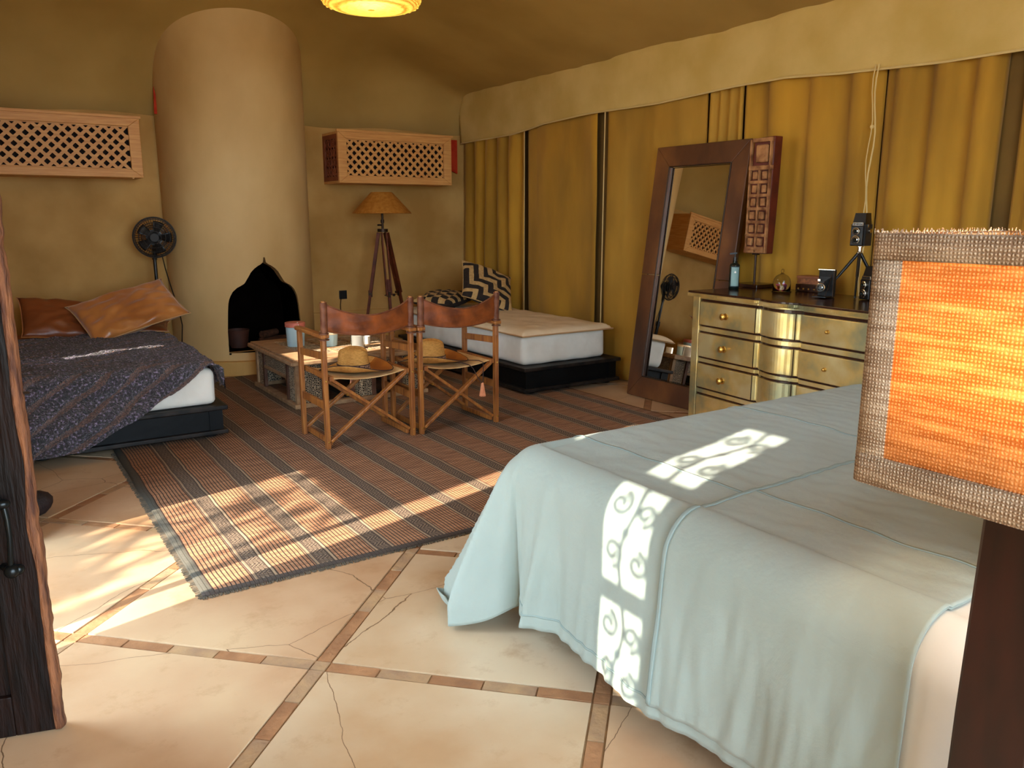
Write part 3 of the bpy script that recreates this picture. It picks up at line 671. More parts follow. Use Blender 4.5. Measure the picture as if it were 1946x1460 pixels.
def kf2(u, v):
    i, j = int(u*10), int(v*6); return 1 if ((i+j) % 2 == 0) else 0
def kfS(u, v): return 1 if K1[min(23, int(v*11)+7)][min(23, int(u*11)+2)] == '#' else 0
pillow(.50, .46, .16, (3.70, 6.74, .585), (0, -4, 28), None, 'patterned_cushion', 'black and cream checked raffia cushion lying flat on the right daybed', mats=[M['kcream'], M['kblack']], mfn=kf2, n=60, seed=1)
pillow(.52, .52, .17, (3.98, 6.42, .715), (38, 20, -16), None, 'patterned_cushion', 'black and cream maze-patterned cushion propped on top on the right daybed', mats=[M['kcream'], M['kblack']], mfn=kfS, n=84, seed=2, seam=M['kcream'])

# ================================================================= RUG
rx0, rx1, ry0, ry1 = .550, 3.86, 2.84, 6.93
ruge = bpy.data.objects.new('rug', None)
def rugf(u, v):
    x = rx0+(rx1-rx0)*u; y = ry0+(ry1-ry0)*v
    x += .012*ns(y*2.2, 4)*(1 if u < .02 or u > .98 else 0); y += .012*ns(x*2.5, 9)*(1 if v < .01 or v > .99 else 0)
    return V((x, y, .0075+.0012*ns(x*5, y*5)))
rg = MB().grid(rugf, 120, 140).build('rug', M['rug'], smooth=True, solid=.008, angle=0)
rg.data.transform(Matrix.Translation(V((-rx0, -ry0, 0)))); rg.location = (rx0, ry0, 0)
tag(rg, 'large flat-woven rug with brown and tan stripes on the cement floor', 'rug')
b = MB(); random.seed(3)
for i in range(330):
    y = ry0+(5.02-ry0)*i/330; b.bar((rx0+.004, y, .006), (rx0-.012-.012*random.random(), y+.012*(random.random()-.5), .003), .004, .003)
for i in range(420):
    x = rx0+(rx1-rx0)*i/420; b.bar((x, ry0+.004, .006), (x+.010*(random.random()-.5), ry0-.008-.008*random.random(), .003), .005, .003)
b.build('fringe', M['rugfringe'], rg)['kind'] = 'stuff'

# ================================================================= FAN
t = thing('pedestal_fan', 'dark pedestal fan in the corner between the left daybed and the fireplace column', 'fan', (1.262, 7.36, 0))
fx, fy, fz = 1.262, 7.28, 1.187
MB().lathe([(.13, 0), (.13, .018), (.10, .03), (.03, .045)], (1.268, 7.40, 0), 32).build('base', M['blackplastic'], t, smooth=True)
MB().cyl((1.262, 7.36, .03), (1.262, 7.36, .70), .020, n=16).cyl((1.262, 7.36, .70), (1.262, 7.36, 1.03), .0145, n=16).build('pole', M['blackplastic'], t, smooth=True)
MB().cyl((1.262, 7.36, .68), (1.262, 7.36, .74), .026, n=16).build('collar', M['blackplastic'], t, smooth=True)
dv = (V((0, 0, 1.2))-V((fx, fy, 1.2))).normalized(); dq = dv.to_track_quat('Z', 'Y')
cf_ = V((fx, fy, fz))
MB().cyl(cf_-dv*.10, cf_-dv*.02, .055, .065, 24).cyl(cf_-dv*.13, cf_-dv*.10, .03, .055, 24).build('motor_housing', M['blackplastic'], t, smooth=True)
MB().cyl((1.262, 7.36, 1.0), cf_-dv*.08-V((0, 0, .04)), .02, n=12).build('neck', M['blackplastic'], t)
ux = dq@V((1, 0, 0)); uy = dq@V((0, 1, 0))
cg = MB()
for rr, off in ((.163, 0), (.15, .03), (.12, .045), (.085, .05), (.05, .052)):
    cg.tube([cf_+dv*off+ux*rr*math.cos(a*PI/24)+uy*rr*math.sin(a*PI/24) for a in range(48)], .0035 if off else .007, 6, closed=True)
for rr, off in ((.15, -.03), (.10, -.05)): cg.tube([cf_+dv*off+ux*rr*math.cos(a*PI/24)+uy*rr*math.sin(a*PI/24) for a in range(48)], .0035, 6, closed=True)
for i in range(48):
    a = i*PI/24; e = ux*math.cos(a)+uy*math.sin(a)
    cg.tube([cf_+e*.163, cf_+e*.15+dv*.03, cf_+e*.085+dv*.05, cf_+e*.03+dv*.055], .0018, 4)
    cg.tube([cf_+e*.163, cf_+e*.15-dv*.03, cf_+e*.06-dv*.05], .0018, 4)
cg.build('grille', M['blackmatte'], t, smooth=True)
MB().cyl(cf_+dv*.045, cf_+dv*.062, .038, .034, 24).build('grille_badge', M['blackmatte'], t, smooth=True)
for i in range(5):
    a0_ = i*2*PI/5
    def bf(u, v, a0_=a0_):
        r_ = .03+.105*u; a = a0_+(v-.5)*(.9-.25*u)
        return cf_+(ux*math.cos(a)+uy*math.sin(a))*r_+dv*(.005+.022*(v-.5))
    MB().grid(bf, 8, 8).build('blade', M['blackplastic'], t, smooth=True, solid=.002)
pts = [(1.31, 7.30, 1.05), (1.33, 7.30, .92), (1.365, 7.30, .75), (1.40, 7.26, .58), (1.41, 7.22, .45), (1.39, 7.2, .28), (1.33, 7.25, .04), (1.30, 7.28, .03)]
MB().tube(pts, .005, 6).build('power_cord', M['blackplastic'], t, smooth=True)

# ================================================================= TRIPOD LAMP
lx, ly = 3.235, 7.08
t = thing('tripod_floor_lamp', 'dark wooden tripod floor lamp with a conical parchment shade below the right lattice box', 'lamp', (lx, ly, 0))
MB().lathe([(.275, 1.387), (.272, 1.392), (.10, 1.578), (.098, 1.58)], (lx, ly, 0), 40, cap=False).build('lamp_shade', M['lampshadeO'], t, smooth=True, solid=.003)
MB().cyl((lx, ly, 1.235), (lx, ly, 1.48), .011).cyl((lx, ly, 1.30), (lx, ly, 1.33), .017).build('stem', M['steel'], t, smooth=True)
MB().cyl((lx, ly, 1.215), (lx, ly, 1.245), .05, n=20).build('top_plate', M['steel'], t, smooth=True)
MB().cyl((lx-.05, ly, 1.28), (lx-.015, ly, 1.28), .008).build('knob', M['steel'], t)
for a, r_ in ((math.radians(-100), .30), (math.radians(15), .34), (math.radians(150), .24)):
    e = V((math.cos(a), math.sin(a), 0)); s_ = V((-math.sin(a), math.cos(a), 0)); top = V((lx, ly, 1.21))+e*.04; bot = V((lx, ly, .012))+e*r_
    q = .48; midp = top.lerp(bot, q)
    lg = MB().bar(top+s_*.022, midp+s_*.022, .014, .03, e).bar(top-s_*.022, midp-s_*.022, .014, .03, e).build('leg', M['darktripod'], t, bevel=.002)
    MB().bar(top.lerp(bot, q-.12), bot, .026, .026, e).build('lower_leg', M['darktripod'], lg, bevel=.002)
    MB().bar(midp+e*.018, midp-e*.018, .062, .02, s_).cyl(midp+s_*.035, midp+s_*.055, .012).build('clamp', M['steel'], lg)
    MB().bar(top.lerp(bot, .75)+e*.002, top.lerp(bot, .77)+e*.002, .034, .034, e).build('ferrule', M['steel'], lg)
MB().bar((lx, ly, .62), (lx+.16, ly+.04, .62), .008, .006).bar((lx, ly, .62), (lx-.03, ly-.14, .62), .008, .006).build('brace', M['steel'], t)
# socket
t = thing('wall_socket', 'square black power socket with a plug cord on the back wall', 'socket', (3.025, YW, .59))
MB().box(2.985, 3.065, YW-.012, YW, .55, .635).build('plate', M['blackplastic'], t, bevel=.003)
MB().tube([(3.0, YW-.02, .57), (2.985, YW-.03, .50), (2.98, YW-.045, .42), (2.985, YW-.04, .2), (3.0, YW-.05, .02)], .004, 6).build('cord', M['blackplastic'], t)

# ================================================================= COFFEE TABLE
tx0, tx1, ty0, ty1, tz = 1.75, 2.86, 5.42, 6.50, .372
t = thing('coffee_table', 'low carved wooden coffee table with fretwork panels on the rug before the fireplace', 'table', ((tx0+tx1)/2, (ty0+ty1)/2, .012))
z0_ = .012
# top: border boards round carved panels
MB().box(tx0, tx1, ty0, ty1, tz-.045, tz-.012).build('top_moulding', M['oldwood'], t, bevel=.008)
for (a, b_, c, d) in ((tx0+.02, tx1-.02, ty0+.02, ty0+.15), (tx0+.02, tx1-.02, ty1-.15, ty1-.02), (tx0+.02, tx0+.15, ty0+.15, ty1-.15), (tx1-.15, tx1-.02, ty0+.15, ty1-.15)):
    MB().box(a, b_, c, d, tz-.012, tz).build('top_board', M['oldwood'], t, bevel=.003)
nxp, nyp = 3, 3
for i in range(nxp):
    for j in range(nyp):
        w_ = (tx1-tx0-.30)/nxp; d_ = (ty1-ty0-.30)/nyp; x = tx0+.15+i*w_; y = ty0+.15+j*d_
        MB().box(x+.02, x+w_-.02, y+.02, y+d_-.02, tz-.012, tz-.004).build('top_panel', M['carvepanel'], t)
        MB().box(x, x+w_, y, y+.018, tz-.012, tz-.001).box(x, x+.018, y+.018, y+d_, tz-.012, tz-.001).build('top_strip', M['oldwood'], t)
bx0, bx1, by0, by1 = tx0+.045, tx1-.045, ty0+.05, ty1-.05
MB().box(bx0-.02, bx1+.02, by0-.02, by0+.04, z0_, z0_+.03).box(bx0-.02, bx1+.02, by1-.04, by1+.02, z0_, z0_+.03).box(bx0-.02, bx0+.04, by0+.04, by1-.04, z0_, z0_+.03).box(bx1-.04, bx1+.02, by0+.04, by1-.04, z0_, z0_+.03).build('base_rail', M['oldwood'], t, bevel=.005)
def table_side(horizontal, fixed, a0, a1, sgn):
    def bx(nm, p, q, za, zb, d0, d1, m):
        f0, f1 = sorted((fixed+sgn*d0, fixed+sgn*d1))
        (MB().box(p, q, f0, f1, za, zb) if horizontal else MB().box(f0, f1, p, q, za, zb)).build(nm, m, t, bevel=.002)
    zt = tz-.045; zb = z0_+.03; L_ = a1-a0
    st = [0, .035/L_, .20/L_, .235/L_]
    for k in (0, 1):
        for s0, s1, nm, m, d in ((0, .04, 'corner_stile', M['oldwood'], 0), (.04, .19, 'carved_panel', M['carvepanel'], .012), (.19, .225, 'stile', M['darkstile'], 0)):
            p, q = (a0+s0, a0+s1) if k == 0 else (a1-s1, a1-s0)
            if horizontal or nm != 'corner_stile': bx(nm, p, q, zb, zt, -.02 if False else d, d+.025, m)
            else: bx(nm, p+(.026 if k == 0 else 0), q-(0 if k == 0 else .026), zb, zt, d, d+.025, m)
    m0, m1 = a0+.225, a1-.225
    bx('rail', m0, m1, zt-.02, zt, 0, .025, M['oldwood']); bx('rail', m0, m1, zt-.135, zt-.11, 0, .025, M['oldwood'])
    bx('fret_panel', m0, m1, zt-.11, zt-.02, .01, .02, M['carvepanel'])
    if horizontal:
        mm = (m0+m1)/2
        bx('stile', mm-.10, mm-.07, zb, zt-.135, 0, .025, M['darkstile']); bx('stile', mm+.07, mm+.10, zb, zt-.135, 0, .025, M['darkstile'])
        bx('carved_panel', mm-.07, mm+.07, zb, zt-.135, .012, .025, M['carvepanel'])
table_side(True, by0, bx0, bx1, 1); table_side(True, by1, bx0, bx1, -1); table_side(False, bx0, by0, by1, 1); table_side(False, bx1, by0, by1, -1)
# things on the table
t = thing('candle_tin', 'tall pale blue canister with a dusty pink lid on the left of the carved table', 'canister', (2.005, 6.06, tz))
MB().cyl((2.005, 6.06, tz), (2.005, 6.06, tz+.15), .066, .072, 32).build('body', M['tinblue'], t, smooth=True)
MB().cyl((2.005, 6.06, tz+.15), (2.005, 6.06, tz+.185), .077, .077, 32).build('lid', M['tinpink'], t, smooth=True, bevel=.003)
MB().sphere((2.005, 6.0, tz+.186), .006, 6).tube([(2.005, 6.0, tz+.188), (2.005, 5.98, tz+.17), (2.005, 5.98, tz+.15)], .003, 6).build('ribbon', M['white'], t)
t = thing('candle_tin', 'squat white-blue canister with a pale lid in the middle of the carved table', 'canister', (2.225, 5.93, tz))
MB().cyl((2.225, 5.93, tz), (2.225, 5.93, tz+.09), .062, .068, 32).build('body', M['tinblue'], t, smooth=True)
MB().cyl((2.225, 5.93, tz+.09), (2.225, 5.93, tz+.115), .072, .072, 32).build('lid', M['mattresstop'], t, smooth=True, bevel=.003)
t = thing('candle', 'sunlit white pillar candle in a glass cup on the right of the carved table', 'candle', (2.375, 5.72, tz))
MB().cyl((2.375, 5.72, tz), (2.375, 5.72, tz+.095), .046, n=28).build('wax', M['candle'], t, smooth=True)
MB().tube([(2.375, 5.72, tz+.095), (2.376, 5.72, tz+.108)], .002, 6).build('wick', M['blackmatte'], t)
MB().lathe([(.05, 0), (.055, .004), (.055, .10), (.052, .10), (.052, .006)], (2.375, 5.72, tz), 28, cap=False).build('cup', M['glass'], t, smooth=True)
t = thing('candle', 'small white tealight cup behind the pillar candle on the carved table', 'candle', (2.50, 5.86, tz))
MB().cyl((2.50, 5.86, tz), (2.50, 5.86, tz+.06), .036, n=24).build('wax', M['candle'], t, smooth=True)

# ================================================================= DIRECTOR CHAIRS
def chair(x0, x1, yr, yf, label, group):
    t = thing('director_chair', label, 'chair', ((x0+x1)/2, (yr+yf)/2, .012))
    z0 = .012; cw = M['chairwood']; lw, ld = .022, .042
    sides = ((x0, 1), (x1, -1))
    for x, s in sides:
        r = MB().bar((x, yr, z0), (x, yr, .672), .026, .036, (0, 1, 0)).build('rear_leg', cw, t, bevel=.003)
        for z in (.055, .42): MB().sphere((x, yr-.019, z), .006, 5).build('screw', M['brass'], r)
        MB().bar((x, yf, z0), (x, yf, .672), .026, .036, (0, 1, 0)).build('front_leg', cw, t, bevel=.003)
        MB().bar((x+s*.000, yr+.015, .565), (x, yf-.015, .545), .018, .042).build('upper_rail', cw, t, bevel=.003)
        MB().bar((x, yr+.015, .27), (x, yf-.015, .27), .018, .045).build('lower_rail', cw, t, bevel=.003)
        ar = MB().poly([(x-.026, yr-.035, .672), (x+.026, yr-.035, .672), (x+.026, yr+.05, .672), (x+.024, yf-.06, .672), (x+.026, yf+.01, .672), (x+.018, yf+.045, .672), (x-.018, yf+.045, .672), (x-.026, yf+.01, .672), (x-.024, yf-.06, .672), (x-.026, yr+.05, .672)], (0, 0, .022)).build('armrest', cw, t, bevel=.006)
        pt = V((x+s*.004, yr-.018, .885)); pb = V((x+s*.002, yr-.008, .60))
        MB().cyl(pb, pt, .013, .013, 14).build('back_post', cw, t, smooth=True)
        MB().cyl((x+s*.002, yr-.010, .666), (x+s*.002, yr-.010, .660), .030, n=18).cyl((x+s*.002, yr-.010, .694), (x+s*.002, yr-.010, .702), .028, n=18).build('post_collar', M['leatherdark'], t, smooth=True)
        MB().cyl(V((x+s*.0045, yr-.0105, .705)), V((x+s*.004, yr-.018, .878)), .021, .020, 16).build('leather_sleeve', M['leatherdark'], t, smooth=True)
    # leather back sling
    xa, xb = x0+.014, x1-.014
    def back(u, v):
        sag = 4*u*(1-u); top = .868-.075*sag-.0*u; bot = .712-.035*sag
        x = xa+(xb-xa)*u; return V((x, yr-.016-.035*sag+.006*ns(u*6, v*4, x0), bot+(top-bot)*v))
    bk = MB().grid(back, 40, 14).build('backrest', M['leather'], t, smooth=True, solid=.004, angle=0)
    MB().tube([back(i/40, 1) for i in range(41)], .005, 6).tube([back(i/40, 0) for i in range(41)], .004, 6).build('stitched_edge', M['leatherdark'], bk, smooth=True)
    # seat
    ya, yb = yr+.015, yf-.005
    def seat(u, v):
        sag = 4*u*(1-u); return V((x0+.035+(x1-x0-.07)*u, ya-.012+(yb-ya+.024)*v, .437-.030*sag))
    MB().grid(seat, 28, 16).build('seat', M['canvas'], t, smooth=True, solid=.004, angle=0)
    for x in (x0+.035, x1-.035):
        MB().bar((x, ya-.03, .430), (x, yb+.03, .430), .026, .028).build('seat_rail', cw, t, bevel=.003)
    for y in (ya+.005, yb-.005):
        for (a, b_, dy) in (((x0+.045, .42), (x1-.018, .055), 0), ((x1-.045, .42), (x0+.018, .055), -.021 if y < (ya+yb)/2 else .021)):
            xb_ = MB().bar((a[0], y+dy, a[1]), (b_[0], y+dy, b_[1]), .018, .036, (0, 1, 0)); 
            o = xb_.build('cross_bar', cw, t, bevel=.003)
        MB().cyl(((x0+x1)/2, y-.034, .237), ((x0+x1)/2, y-.012, .237), .007, n=10).build('pivot_bolt', M['brass'], t)
    [MB().bar((x_, ya, .04), (x_, yb, .04), .018, .03).build('foot_rail', cw, t, bevel=.003) for x_ in (x0+.028, x1-.028)]
    return t
GC = "folding director's chairs on the rug"
ch1 = chair(1.610, 2.165, 4.385, 4.79, 'left of two folding wooden chairs with tan leather back and canvas seat', GC)
dup(ch1, (.612, -.008, 0), 'right of two folding wooden chairs with tan leather back and canvas seat', GC)
for o in (ch1,): o['group'] = GC
for o in bpy.data.objects:
    if o.get('category') == 'chair': o['group'] = GC

def hat(cx, cy_, z, rotz, label, band, tass):
    t = thing('straw_hat', label, 'hat', (cx, cy_, z)); q = Matrix.Rotation(rotz, 3, 'Z')
    def brim(u, v):
        a = 2*PI*u; r_ = .085+.125*v; ex = 1.0+.18*max(0, math.cos(a))
        x = r_*math.cos(a)*ex; y = r_*math.sin(a)*.92
        lift = .060*abs(math.sin(a))**2.5*v**2.0+.004
        return V((cx, cy_, z))+q@V((x, y, .004+lift-.004*v+.012*v*max(0, math.cos(a))))
    b = MB().grid(brim, 56, 10); bmesh.ops.remove_doubles(b.b, verts=b.b.verts, dist=1e-4)
    b.build('brim', M['straw'] if not tass else M['straw'], t, smooth=True, solid=.003, angle=0)
    def leath(u, v):
        a = (-.38+.76*u)*PI; r_ = .10+.105*v; ex = 1+.18*max(0, math.cos(a)); return V((cx, cy_, z))+q@V((r_*math.cos(a)*ex, r_*math.sin(a)*.92, .0095+.060*abs(math.sin(a))**2.5*((r_-.085)/.125)**2+.012*((r_-.085)/.125)*max(0, math.cos(a))))
    MB().grid(leath, 30, 8).build('brim_lining', M['strawdark'], t, smooth=True, angle=0)
    def edge(i): return brim(i/56, 1)
    MB().tube([edge(i) for i in range(56)], .003, 6, closed=True).build('brim_edge', M['hatband_thin'], t, smooth=True)
    def crown(u, v):
        a = 2*PI*u
        if v < .7: k = v/.7; r_ = .096-.014*k; zz = .115*k
        else: k = (v-.7)/.3; r_ = .082*math.cos(k*PI/2)**.7 if k < 1 else 0; zz = .115+.034*math.sin(k*PI/2)
        x, y = r_*math.cos(a)*1.08, r_*math.sin(a)*.92
        zz -= .022*math.exp(-(y/.022)**2)*(1 if v > .7 else 0)*min(1, (v-.7)/.2 if v > .7 else 0)
        return V((cx, cy_, z))+q@V((x, y, zz+.004))
    b = MB().grid(crown, 48, 20); bmesh.ops.remove_doubles(b.b, verts=b.b.verts, dist=1e-4)
    b.build('crown', M['straw'], t, smooth=True, angle=0)
    def bnd(u, v):
        a = 2*PI*u; k = (.008+.034*v)/.115; r_ = .0985-.014*k; return V((cx, cy_, z))+q@V((r_*math.cos(a)*1.08, r_*math.sin(a)*.93, .010+.034*v))
    b = MB().grid(bnd, 48, 2); bmesh.ops.remove_doubles(b.b, verts=b.b.verts, dist=1e-4)
    hb = b.build('hatband', M['hatband'], t, smooth=True, angle=0)
    MB().tube([bnd(i/40, 0) for i in range(40)], .0028, 5, closed=True).tube([bnd(i/40, 1) for i in range(40)], .0028, 5, closed=True).build('band_edge', M['hatband_thin'], hb, smooth=True)
    return t
hat(1.865, 4.575, .425, -.75, 'straw cowboy hat with a woven band on the seat of the left folding chair', 0, False)
h2 = hat(2.405, 4.59, .425, -.65, 'straw cowboy hat with chin cord and tassel on the seat of the right folding chair', 1, True)
cpts = [(2.50, 4.50, .432), (2.55, 4.42, .428), (2.57, 4.365, .420), (2.585, 4.345, .40), (2.61, 4.33, .34), (2.640, 4.325, .30)]
MB().tube(cpts, .003, 6).tube([(2.59, 4.48, .435), (2.66, 4.40, .437), (2.668, 4.358, .43), (2.655, 4.335, .38), (2.645, 4.325, .30)], .003, 6).build('chin_cord', M['hatband_thin'], h2, smooth=True)
tb = MB().sphere((2.642, 4.325, .295), .010, 6)
for i in range(14):
    a = i*2*PI/14; tb.bar((2.642+.006*math.cos(a), 4.325+.006*math.sin(a), .29), (2.642+.018*math.cos(a), 4.325+.018*math.sin(a), .215), .006, .005)
tb.build('tassel', M['tassel'], h2)

# ================================================================= LEANING MIRROR
mY0, mY1 = 3.70, 4.585
O_ = V((4.15, 0, 0)); ang = math.atan2(.215, 1.85)
ex_ = V((0, 1, 0)); ez_ = V((math.sin(ang), 0, math.cos(ang))); en = V((-math.cos(ang), 0, math.sin(ang)))
HM = 1.868
def mp_(y, s, d): return O_+ex_*y+ez_*s+en*d
t = thing('leaning_mirror', 'tall mirror in a wide brown leather frame leaning against the curtains beside the brass commode', 'mirror', (4.15, (mY0+mY1)/2, 0))
fw = .145
def mrail(nm, p, d0=-.0, d1=.035): MB().poly([mp_(y, s, d0) for y, s in p], en*(d1-d0)).build(nm, M['leatherframe'], t, bevel=.006)
mY1t = 4.56; mY0t = 3.68
mrail('frame_rail', [(mY0, 0), (mY1, 0), (mY1-fw, fw*1.1), (mY0+fw, fw*1.1)]); mrail('frame_rail', [(mY0t, HM), (mY1t, HM), (mY1t-fw, HM-fw), (mY0t+fw, HM-fw)])
hm = .93; yl = mY1+(mY1t-mY1)*.5; yr_ = mY0+(mY0t-mY0)*.5
mrail('frame_stile', [(mY1, 0), (mY1-fw, fw*1.1), (yl-fw, hm), (yl, hm)]); mrail('frame_stile', [(yl, hm+.003), (yl-fw, hm+.003), (mY1t-fw, HM-fw), (mY1t, HM)])
mrail('frame_stile', [(mY0, 0), (mY0+fw, fw*1.1), (yr_+fw, hm), (yr_, hm)]); mrail('frame_stile', [(yr_, hm+.003), (yr_+fw, hm+.003), (mY0t+fw, HM-fw), (mY0t, HM)])
MB().poly([mp_(mY0+.05, .06, -.002), mp_(mY1-.05, .06, -.002), mp_(mY1t-.05, HM-.06, -.002), mp_(mY0t+.05, HM-.06, -.002)], en*.012).build('mirror_glass', M['mirror'], t)
MB().poly([mp_(mY0+.02, .03, -.012), mp_(mY1-.02, .03, -.012), mp_(mY1t-.02, HM-.03, -.012), mp_(mY0t+.02, HM-.03, -.012)], en*.009).build('backing_board', M['blackwood'], t)
for s in (1, ):
    bd = [mp_(mY0+fw+.004, fw*1.1+.004, .034), mp_(mY1-fw-.004, fw*1.1+.004, .034), mp_(mY1t-fw-.004, HM-fw-.004, .034), mp_(mY0t+fw+.004, HM-fw-.004, .034)]
    MB().tube(bd, .006, 6, closed=True).build('inner_bead', M['steel'], t)

# ================================================================= BRASS COMMODE
dth = math.radians(-5.0); dO = V((3.685, 3.56, 0))          # front left corner of the top; local a runs along the front, d goes back
da = V((math.sin(dth), -math.cos(dth), 0)); dd = V((math.cos(dth), math.sin(dth), 0))
DW, DD, DT = 1.40, .62, .905
def prof(a):
    # serpentine front: flat wing, hollow, round swell, flat drawer field (mirrored on the far side)
    a = 1.45-a if a > .725 else a
    if a < .565: return 0
    if a < .60: t_ = (a-.565)/.035; return .020*math.sin(t_*PI)
    if a < .64: t_ = (a-.60)/.04; return -.012*math.sin(t_*PI/2)
    return -.012-.020*math.sin((a-.64)/.085*PI/2)**.9 if a < .725 else -.032
def P3(a, d, z): return dO+da*a+dd*d+V((0, 0, z))
t = thing('brass_commode', 'brass-clad serpentine chest of drawers standing by the curtains between mirror and bed', 'chest of drawers', tuple(dO+da*DW/2+dd*DD/2))
def slab(nm, a0, a1, z0, z1, off, m, d1=None, n=70, bev=.003, par=None):
    As = [a0+(a1-a0)*i/n for i in range(n+1)]
    f = [P3(a, prof(a)+off, z0) for a in As]; bk = [P3(a1, d1 if d1 else off+.06, z0), P3(a0, d1 if d1 else off+.06, z0)]
    return MB().poly(f+bk, (0, 0, z1-z0)).build(nm, m, par or t, bevel=bev)
slab('top', -.0, DW, DT-.012, DT, .0, M['topdark'], DD, bev=.002)
slab('top_edge_moulding', -.004, DW+.004, DT-.03, DT-.012, -.004, M['brasssheet'], DD, bev=.004)
gb = MB()
for i in range(230):
    a = .004+(DW-.008)*i/229; c = P3(a, prof(a)-.006, DT-.032); gb.bar(c, c+V((0, 0, .018)), .0036, .004, dd)
gb.build('gadroon_beading', M['brasssheet'], t)['kind'] = 'stuff'
slab('carcass', .03, DW-.03, .06, DT-.03, .030, M['topdark'], DD-.02)  # shade of the drawer gaps is put into the dark carcass colour
for a_ in (.031, DW-.035): MB().poly([P3(a_, .05, .065), P3(a_+.004, .05, .065), P3(a_+.004, DD-.02, .065), P3(a_, DD-.02, .065)], (-.0, 0, DT-.096)).build('side_sheet', M['brasssheet'], t)
slab('plinth', .02, DW-.02, 0, .065, .016, M['brasssheet'], DD-.02)
rows = [(.696, .850), (.498, .656), (.305, .464), (.100, .268)]
for zl in [(.860, .872)]: slab('frieze_rail', .03, DW-.03, zl[0], zl[1], .020, M['brasssheet'])
for (z1_, z0_) in ((.690, .662), (.492, .470), (.299, .274), (.094, .068)):
    slab('drawer_rail', .030, DW-.030, z0_, z1_, .022, M['brasssheet'])
MB().poly([P3(.028, .018, .065), P3(.088, .018, .065), P3(.088, .05, .065), P3(.028, .05, .065)], (0, 0, DT-.097)).build('corner_stile', M['brasssheet'], t, bevel=.004)
MB().poly([P3(DW-.088, .018, .065), P3(DW-.028, .018, .065), P3(DW-.028, .05, .065), P3(DW-.088, .05, .065)], (0, 0, DT-.097)).build('corner_stile', M['brasssheet'], t, bevel=.004)
for (z0_, z1_) in rows:
    d = slab('drawer', .096, DW-.096, z0_+.006, z1_-.006, .014, M['brasssheet'], bev=.004)
    zc_ = (z0_+z1_)/2
    q = (-dd).to_track_quat('Z', 'Y').to_matrix()
    MB().lathe([(.020, 0), (.020, .004), (.008, .008), (.008, .016), (.018, .024), (.020, .032), (.012, .038), (.003, .040)], P3(.325, .013, zc_), 20, q=q).build('knob', M['brass'], d, smooth=True)
    MB().lathe([(.011, 0), (.011, .003), (.006, .006), (.009, .014), (.004, .018)], P3(1.065, .013, zc_), 16, q=q).build('screw_knob', M['brass'], d, smooth=True)
    # vertical joint beside the swell
    MB().bar(P3(.852, .0135, z0_+.004), P3(.852, .0135, z1_-.004), .004, .003, dd).build('joint_strip', M['steel'], d)
    MB().bar(P3(.562, .0135, z0_+.004), P3(.562, .0135, z1_-.004), .004, .003, dd).build('joint_strip', M['steel'], d)

# ---- things on the commode
ZT = DT+.001
t = thing('bottle', 'dark pump bottle with a grey-green label at the left end of the commode', 'bottle', (3.96, 3.44, ZT))
bx_, by_ = 3.96, 3.44
MB().lathe([(.030, 0), (.032, .004), (.032, .150), (.028, .158), (.014, .166), (.014, .178)], (bx_, by_, ZT), 28).build('body', M['greenglass'], t, smooth=True)
fdir = (V((0, 0, 0))-V((bx_, by_, 0))).normalized(); fa = math.atan2(fdir.y, fdir.x)+.15
def lab(r_, h0, h1, w_):
    def f(u, v): a = fa+(u-.5)*w_; return V((bx_+r_*math.cos(a), by_+r_*math.sin(a), ZT+h0+(h1-h0)*v))
    return f
MB().grid(lab(.0325, .018, .146, 1.9), 14, 2).build('label', M['labeldark'], t, smooth=True)
lb2 = MB().grid(lab(.0328, .024, .140, 1.55), 14, 2).build('label_face', M['paperlabel'], t, smooth=True)
MB().grid(lab(.0331, .104, .112, .35), 4, 1).grid(lab(.0331, .112, .117, .18), 4, 1).build('print', M['white'], t)
MB().cyl((bx_, by_, ZT+.178), (bx_, by_, ZT+.20), .012, n=16).cyl((bx_, by_, ZT+.20), (bx_, by_, ZT+.222), .005, n=10).bar((bx_+.008, by_-.004, ZT+.226), (bx_-.03, by_+.02, ZT+.222), .012, .010).build('pump', M['blackplastic'], t, smooth=True)

# carved panel sculpture on a stand
px_, py_ = 4.23, 3.505
t = thing('carved_panel_sculpture', 'old carved wooden panel with two columns of squares on a rod beside the mirror', 'sculpture', (px_, py_, ZT))
MB().box(px_-.10, px_+.10, py_-.105, py_+.105, ZT, ZT+.022).build('stand_base', M['topdark'], t, bevel=.003)
MB().cyl((px_, py_, ZT+.02), (px_, py_, 1.13), .0075, n=12).box(px_-.012, px_+.012, py_-.02, py_+.02, 1.112, 1.124).build('rod', M['steel'], t)
Hp0, Hp1 = 1.12, 1.842; pw = .083
def py2(z): return (z-1.12)*-.035
bb = MB()
A_ = [(-pw, 1.12), (pw, 1.12), (pw+.001, 1.40), (pw, 1.64), (pw-.004, 1.842), (-pw+.004, 1.848), (-pw, 1.62), (-pw-.002, 1.35)]
bb.poly([(px_-.012, py_+a+py2(z), z) for a, z in A_], (.075, 0, 0)); body = bb.build('body', M['carvedside'], t, bevel=.006)
